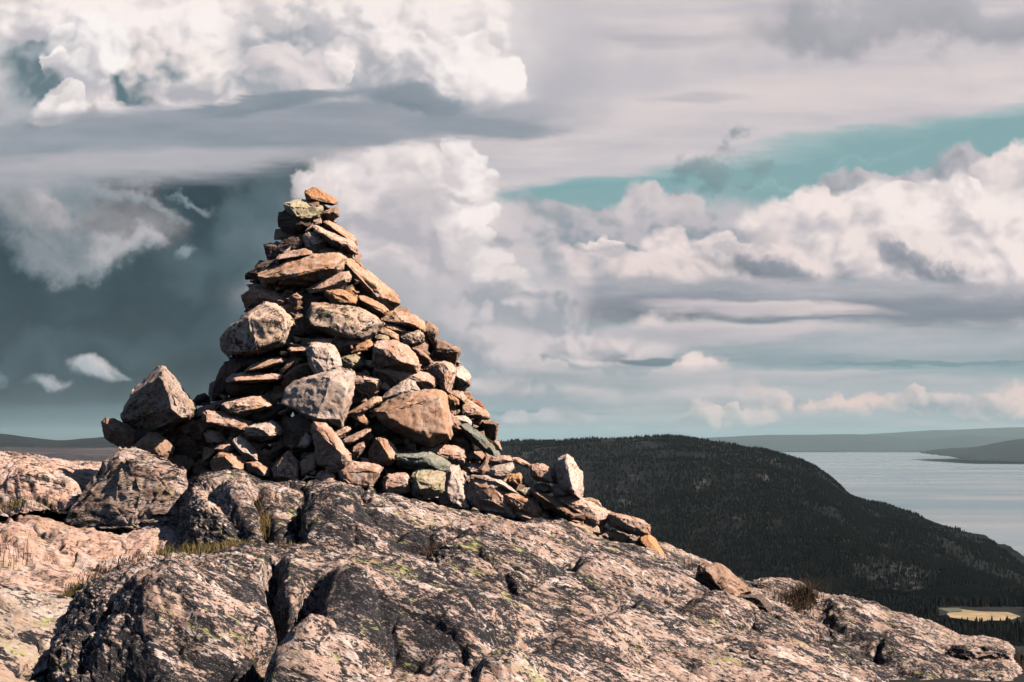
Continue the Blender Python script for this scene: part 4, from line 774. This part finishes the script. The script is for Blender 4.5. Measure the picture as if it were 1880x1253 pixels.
# one ground sheet: the summit under the rocks, falling away to the valley and to below the water
az = np.radians(np.linspace(-180, 180, 361)); ds = np.concatenate([[0], np.geomspace(2, 90000, 150)])
AZ, DS = np.meshgrid(az, ds); X = np.sin(AZ)*DS; Y = np.cos(AZ)*DS
def landz(X, Y):
    D = np.hypot(X, Y); A = np.degrees(np.arctan2(X, Y))
    z = -.95-.10*np.clip(D-5, 0, 25)-.25*np.clip(D-14, 0, 900)*np.clip((A+14)/10, .12, 1)
    fl = -235+12*gn(np.stack([X/700, Y/700, X*0], -1).reshape(-1, 3)).reshape(X.shape)
    z = np.maximum(z, fl); t = np.clip((D-2150)/350, 0, 1)
    left = np.clip((-A-7)/3, 0, 1)*np.clip((A+120)/20, 0, 1)
    lf = -28+8*gn(np.stack([X/300, Y/300, X*0+5], -1).reshape(-1, 3)).reshape(X.shape)
    z = np.where((D > 60), z*(1-left)+np.maximum(z, lf)*left, z)
    return z*(1-t*(1-left))+(H0-40)*t*(1-left)
Zg = landz(X, Y); gridmesh('ground', np.stack([X, Y, Zg], -1), FLOOR, kind='structure')
# water
wm = bpy.data.materials.new('fjord_water'); wm.use_nodes = True; n = NB(wm.node_tree); bs = n.n['Principled BSDF']
tcn = n.n.new('ShaderNodeTexCoord'); pw = tcn.outputs['Object']
stz = n.noise(n.mp(pw, rot=(0,0,.05), scale=(1/3000, 1/1700, 1)), 1.0, 6, .55, 1.2); st2 = n.noise(n.mp(pw, scale=(1/6000, 1/2500, 1)), 1.0, 4, .55, .5)
n.put(bs.inputs['Base Color'], n.mix(n.mr(stz, .44, .72), (.105,.155,.185), (.21,.215,.225)))
n.put(bs.inputs['Roughness'], n.mr(st2, .35, .65, .16, .42)); bs.inputs['IOR'].default_value = 1.33
bp = n.n.new('ShaderNodeBump'); bp.inputs['Strength'].default_value = .15; bp.inputs['Distance'].default_value = 1.0
n.put(bp.inputs['Height'], n.noise(pw, .04, 3, .6)); n.l.new(bp.outputs[0], bs.inputs['Normal'])
gx = np.linspace(-70000, 70000, 60); gy = np.concatenate([np.linspace(-40000, 0, 8), np.geomspace(500, 74000, 60)]); GX, GY = np.meshgrid(gx, gy)
gridmesh('water', np.stack([GX, GY, GX*0+H0], -1), wm, kind='structure')
# hills
def hill(name, cols, mat, n=300, m=60, amp=1.0, seed=0, th1=160, nsc=1/400):
    cols = np.array(cols, float); s = np.arange(len(cols)); t = np.linspace(0, len(cols)-1, n); c = [smooth_interp(t, s, cols[:, k]) for k in range(6)]
    A = P3(c[0], c[1], c[2]); B = P3(c[3], c[4], c[5]); rows = []
    for a in np.radians(np.linspace(0, th1, m)):
        fr = a/(math.pi/2)
        if a <= math.pi/2: hx = (1-math.cos(a))*.6+fr*.4; hz = math.sin(a)*.5+fr*.5
        else: hx = 1-math.cos(a)*.9; hz = 1-(1-math.sin(a))*1.3
        p = A*0
        for k in (0, 1): p[:, k] = B[:, k]+(A[:, k]-B[:, k])*hx
        p[:, 2] = B[:, 2]+(A[:, 2]-B[:, 2])*hz; rows.append(p)
    G = np.stack(rows, 0); q = G.reshape(-1, 3)*nsc; q[:, 2] *= .5
    nz = fbm(q+seed*9.1, 5, .55).reshape(G.shape[:2]); env = np.minimum(1, np.abs(np.linspace(0, th1, m)-90)/30)[:, None]*.5+.5
    G[:, :, 2] += nz*amp*env
    gridmesh(name, G, mat, kind='structure'); return G
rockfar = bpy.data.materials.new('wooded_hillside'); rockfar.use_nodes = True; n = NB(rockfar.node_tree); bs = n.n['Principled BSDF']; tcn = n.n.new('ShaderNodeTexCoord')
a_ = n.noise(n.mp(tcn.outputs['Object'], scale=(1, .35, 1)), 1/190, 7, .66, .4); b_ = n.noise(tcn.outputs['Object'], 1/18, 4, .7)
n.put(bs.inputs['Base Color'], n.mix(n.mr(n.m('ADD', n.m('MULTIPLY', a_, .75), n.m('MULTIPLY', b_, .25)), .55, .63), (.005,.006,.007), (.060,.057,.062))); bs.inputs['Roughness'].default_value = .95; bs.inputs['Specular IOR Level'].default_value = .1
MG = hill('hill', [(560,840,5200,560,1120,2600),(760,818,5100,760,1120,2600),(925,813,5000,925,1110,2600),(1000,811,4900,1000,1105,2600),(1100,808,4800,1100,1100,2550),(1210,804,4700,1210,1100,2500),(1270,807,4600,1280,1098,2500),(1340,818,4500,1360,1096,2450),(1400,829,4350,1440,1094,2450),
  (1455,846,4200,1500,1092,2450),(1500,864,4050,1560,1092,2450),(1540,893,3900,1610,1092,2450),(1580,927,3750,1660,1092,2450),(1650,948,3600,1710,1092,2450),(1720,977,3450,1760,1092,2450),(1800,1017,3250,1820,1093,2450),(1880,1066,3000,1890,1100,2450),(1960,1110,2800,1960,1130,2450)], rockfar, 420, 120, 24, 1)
blu = flat_mat('far_wood', (.006,.010,.011), (.010,.014,.015), .002)
hill('hill', [(1690,829,27500,1690,832,26500),(1740,824,26500,1740,838,23500),(1790,821,26000,1790,846,21500),(1830,813,25500,1830,847,21300),(1880,807,25000,1880,848,21000),(1980,800,25000,1980,850,21000),(2300,806,25000,2300,850,21000)], blu, 160, 40, 22, 2, nsc=1/1500)
hill('hill', [(1180,808,56000,1180,829,52000),(1380,799,56000,1380,829,50000),(1500,798,56000,1500,828,50000),(1590,797,56000,1590,829,50000),(1680,806,56000,1680,829,50000),(1780,801,56000,1780,829,50000),(1900,804,56000,1900,829,50000),(2300,800,56000,2300,829,50000)], blu, 200, 40, 80, 3, nsc=1/4000)
hill('hill', [(1500,803,68000,1500,826,62000),(1640,794,68000,1640,826,62000),(1760,789,68000,1760,826,62000),(1900,786,68000,1900,826,62000),(2200,790,68000,2200,826,62000)], blu, 120, 30, 90, 4, nsc=1/6000)
hill('hill', [(-400,800,9500,-400,835,7500),(-100,793,9500,-100,832,7500),(0,797,9500,0,829,7500),(50,803,9500,50,829,7500),(110,809,9500,110,829,7500),(160,805,9500,160,829,7500),(230,802,9500,230,829,7500),(400,808,9500,400,829,7500),(640,815,9500,640,832,7500)], flat_mat('left_wood', (.006,.010,.012), (.012,.016,.018), .004), 200, 40, 7, 5, nsc=1/600)
moor = flat_mat('bare_moor', (.035,.035,.040), (.07,.065,.068), .006)
hill('hill', [(-500,826,1500,-500,880,300),(-100,828,1500,-100,880,300),(60,829,1500,60,880,300),(160,831,1500,160,880,300),(260,832,1500,260,880,300),(420,833,1400,420,880,300)], moor, 160, 40, 2.5, 6, nsc=1/60)
# pale field in the valley
def flatpoly(name, pts, z, mat, kind):
    V = [];
    for px, py in pts:
        r = ray(px, py); V.append((r*(z/r.z))[:])
    me = bpy.data.meshes.new(name); me.from_pydata(V, [], [list(range(len(V)))]); me.materials.append(mat); o = bpy.data.objects.new(name, me); link(o, kind=kind); return o
flatpoly('field', [(1738,1127),(1758,1118),(1800,1123),(1850,1124),(1874,1132),(1850,1140),(1815,1139),(1800,1142),(1770,1137),(1745,1134)], -219, flat_mat('stubble', (.34,.245,.14), (.22,.18,.10), .03), 'structure')
flatpoly('field', [(1722,1117),(1760,1116),(1768,1122),(1742,1124)], -218, flat_mat('grazing', (.08,.085,.06), (.10,.10,.07), .02), 'structure')
# conifers, tens of thousands of them: one object
rs = np.random.RandomState(3)
def tree_mesh(name, B, Hh, mat, lab, sides=5):
    N = len(B); k = np.arange(sides)*2*math.pi/sides; ph = rs.uniform(0, 6.28, N)
    ring = lambda rad, z: np.stack([B[:, None, 0]+rad[:, None]*np.cos(k+ph[:, None]), B[:, None, 1]+rad[:, None]*np.sin(k+ph[:, None]), np.repeat((B[:, 2]+z)[:, None], sides, 1)], -1)
    wv = rs.uniform(.17, .30, N)
    r1 = ring(Hh*wv, Hh*.05); r2 = ring(Hh*wv*.55*rs.uniform(.8,1.3,N), Hh*.55); top = B.copy(); top[:, 0] += Hh*rs.uniform(-.04, .04, N); top[:, 2] += Hh
    V = np.concatenate([r1, r2, top[:, None, :]], 1); K_ = 2*sides+1; f = []
    for i in range(sides):
        j = (i+1) % sides; f += [[i, j, sides+j], [i, sides+j, sides+i], [sides+i, sides+j, 2*sides]]
    f = np.array(f); Fc = (np.arange(N)[:, None, None]*K_+f[None]).reshape(-1, 3)
    return link(mesh_np(name, V.reshape(-1, 3), Fc, mat, False), label=lab, cat='forest', kind='stuff')
con_shaded = bpy.data.materials.new('conifer'); con_shaded.use_nodes = True; n = NB(con_shaded.node_tree); bs = n.n['Principled BSDF']; tcn = n.n.new('ShaderNodeTexCoord')
f1 = n.noise(tcn.outputs['Object'], 1/25, 5, .7); n.put(bs.inputs['Base Color'], n.mix(n.mr(f1, .4, .62), (.002,.003,.0035), (.006,.007,.0065))); bs.inputs['Roughness'].default_value = .95; bs.inputs['Specular IOR Level'].default_value = .05  # cloud shade over the hill is put into this near-black foliage colour
# on the mountain
a, b = MG.shape[:2]; NT = 76000
ii = rs.uniform(0, 100, NT); jj = rs.uniform(0, b-2, NT); i0 = ii.astype(int); j0 = jj.astype(int); fi = (ii-i0)[:, None]; fj = (jj-j0)[:, None]
Bp = (MG[i0, j0]*(1-fi)+MG[i0+1, j0]*fi)*(1-fj)+(MG[i0, j0+1]*(1-fi)+MG[i0+1, j0+1]*fi)*fj
pxm = CX+F*Bp[:, 0]/Bp[:, 1]; pym = 815-F*Bp[:, 2]/Bp[:, 1]
bare = .22*np.exp(-((pxm-1640)/130)**2-((pym-1045)/45)**2)+.25*np.exp(-((pxm-1790)/110)**2-((pym-1055)/28)**2)+.15*np.exp(-((pxm-1230)/90)**2-((pym-960)/22)**2)+fbm(Bp*np.array([1/230, 1/600, 1/150])+3.3, 4, .6)
keep = (bare < .26) | (rs.uniform(0, 1, NT) < .22); keep &= (Bp[:, 2] < 60)
Bp = Bp[keep]; tree_mesh('forest', Bp, rs.uniform(4, 11, len(Bp)), con_shaded, 'dark conifer forest covering the hill beyond the cairn')
# valley in front of it
NV = 15000; AA = np.radians(rs.uniform(2, 24, NV)); DD = np.sqrt(rs.uniform(900**2, 2300**2, NV)); Bx = np.sin(AA)*DD; By = np.cos(AA)*DD; Bz = landz(Bx[None], By[None])[0]
cpx = CX+F*Bx/(By*math.cos(PITCH)+Bz*math.sin(PITCH)); cpy = CY-F*(Bz*math.cos(PITCH)-By*math.sin(PITCH))/(By*math.cos(PITCH)+Bz*math.sin(PITCH))
ok = ~((cpx > 1720) & (cpx < 1885) & (cpy > 1115) & (cpy < 1152)); Bv = np.stack([Bx, By, Bz], -1)[ok]
tree_mesh('forest', Bv, rs.uniform(8, 17, len(Bv)), con_shaded, 'dark woods on the valley floor around the pale field')
# air
hz = bpy.data.materials.new('haze'); hz.use_nodes = True; nt = hz.node_tree; nt.nodes.clear()
pv = nt.nodes.new('ShaderNodeVolumePrincipled'); ou = nt.nodes.new('ShaderNodeOutputMaterial'); nt.links.new(pv.outputs[0], ou.inputs['Volume'])
pv.inputs['Color'].default_value = (.50,.70,.76,1); pv.inputs['Density'].default_value = 0.85e-5; pv.inputs['Anisotropy'].default_value = .0
x0, x1, y0, y1, z0, z1 = -72000, 72000, -45000, 92000, -420, 900
me = bpy.data.meshes.new('haze'); me.from_pydata([(x0,y0,z0),(x1,y0,z0),(x1,y1,z0),(x0,y1,z0),(x0,y0,z1),(x1,y0,z1),(x1,y1,z1),(x0,y1,z1)], [], [(0,3,2,1),(4,5,6,7),(0,1,5,4),(1,2,6,5),(2,3,7,6),(3,0,4,7)])
me.materials.append(hz); ho = bpy.data.objects.new('haze', me); link(ho, kind='stuff', label='thin pale haze over the fjord and far hills', cat='haze')
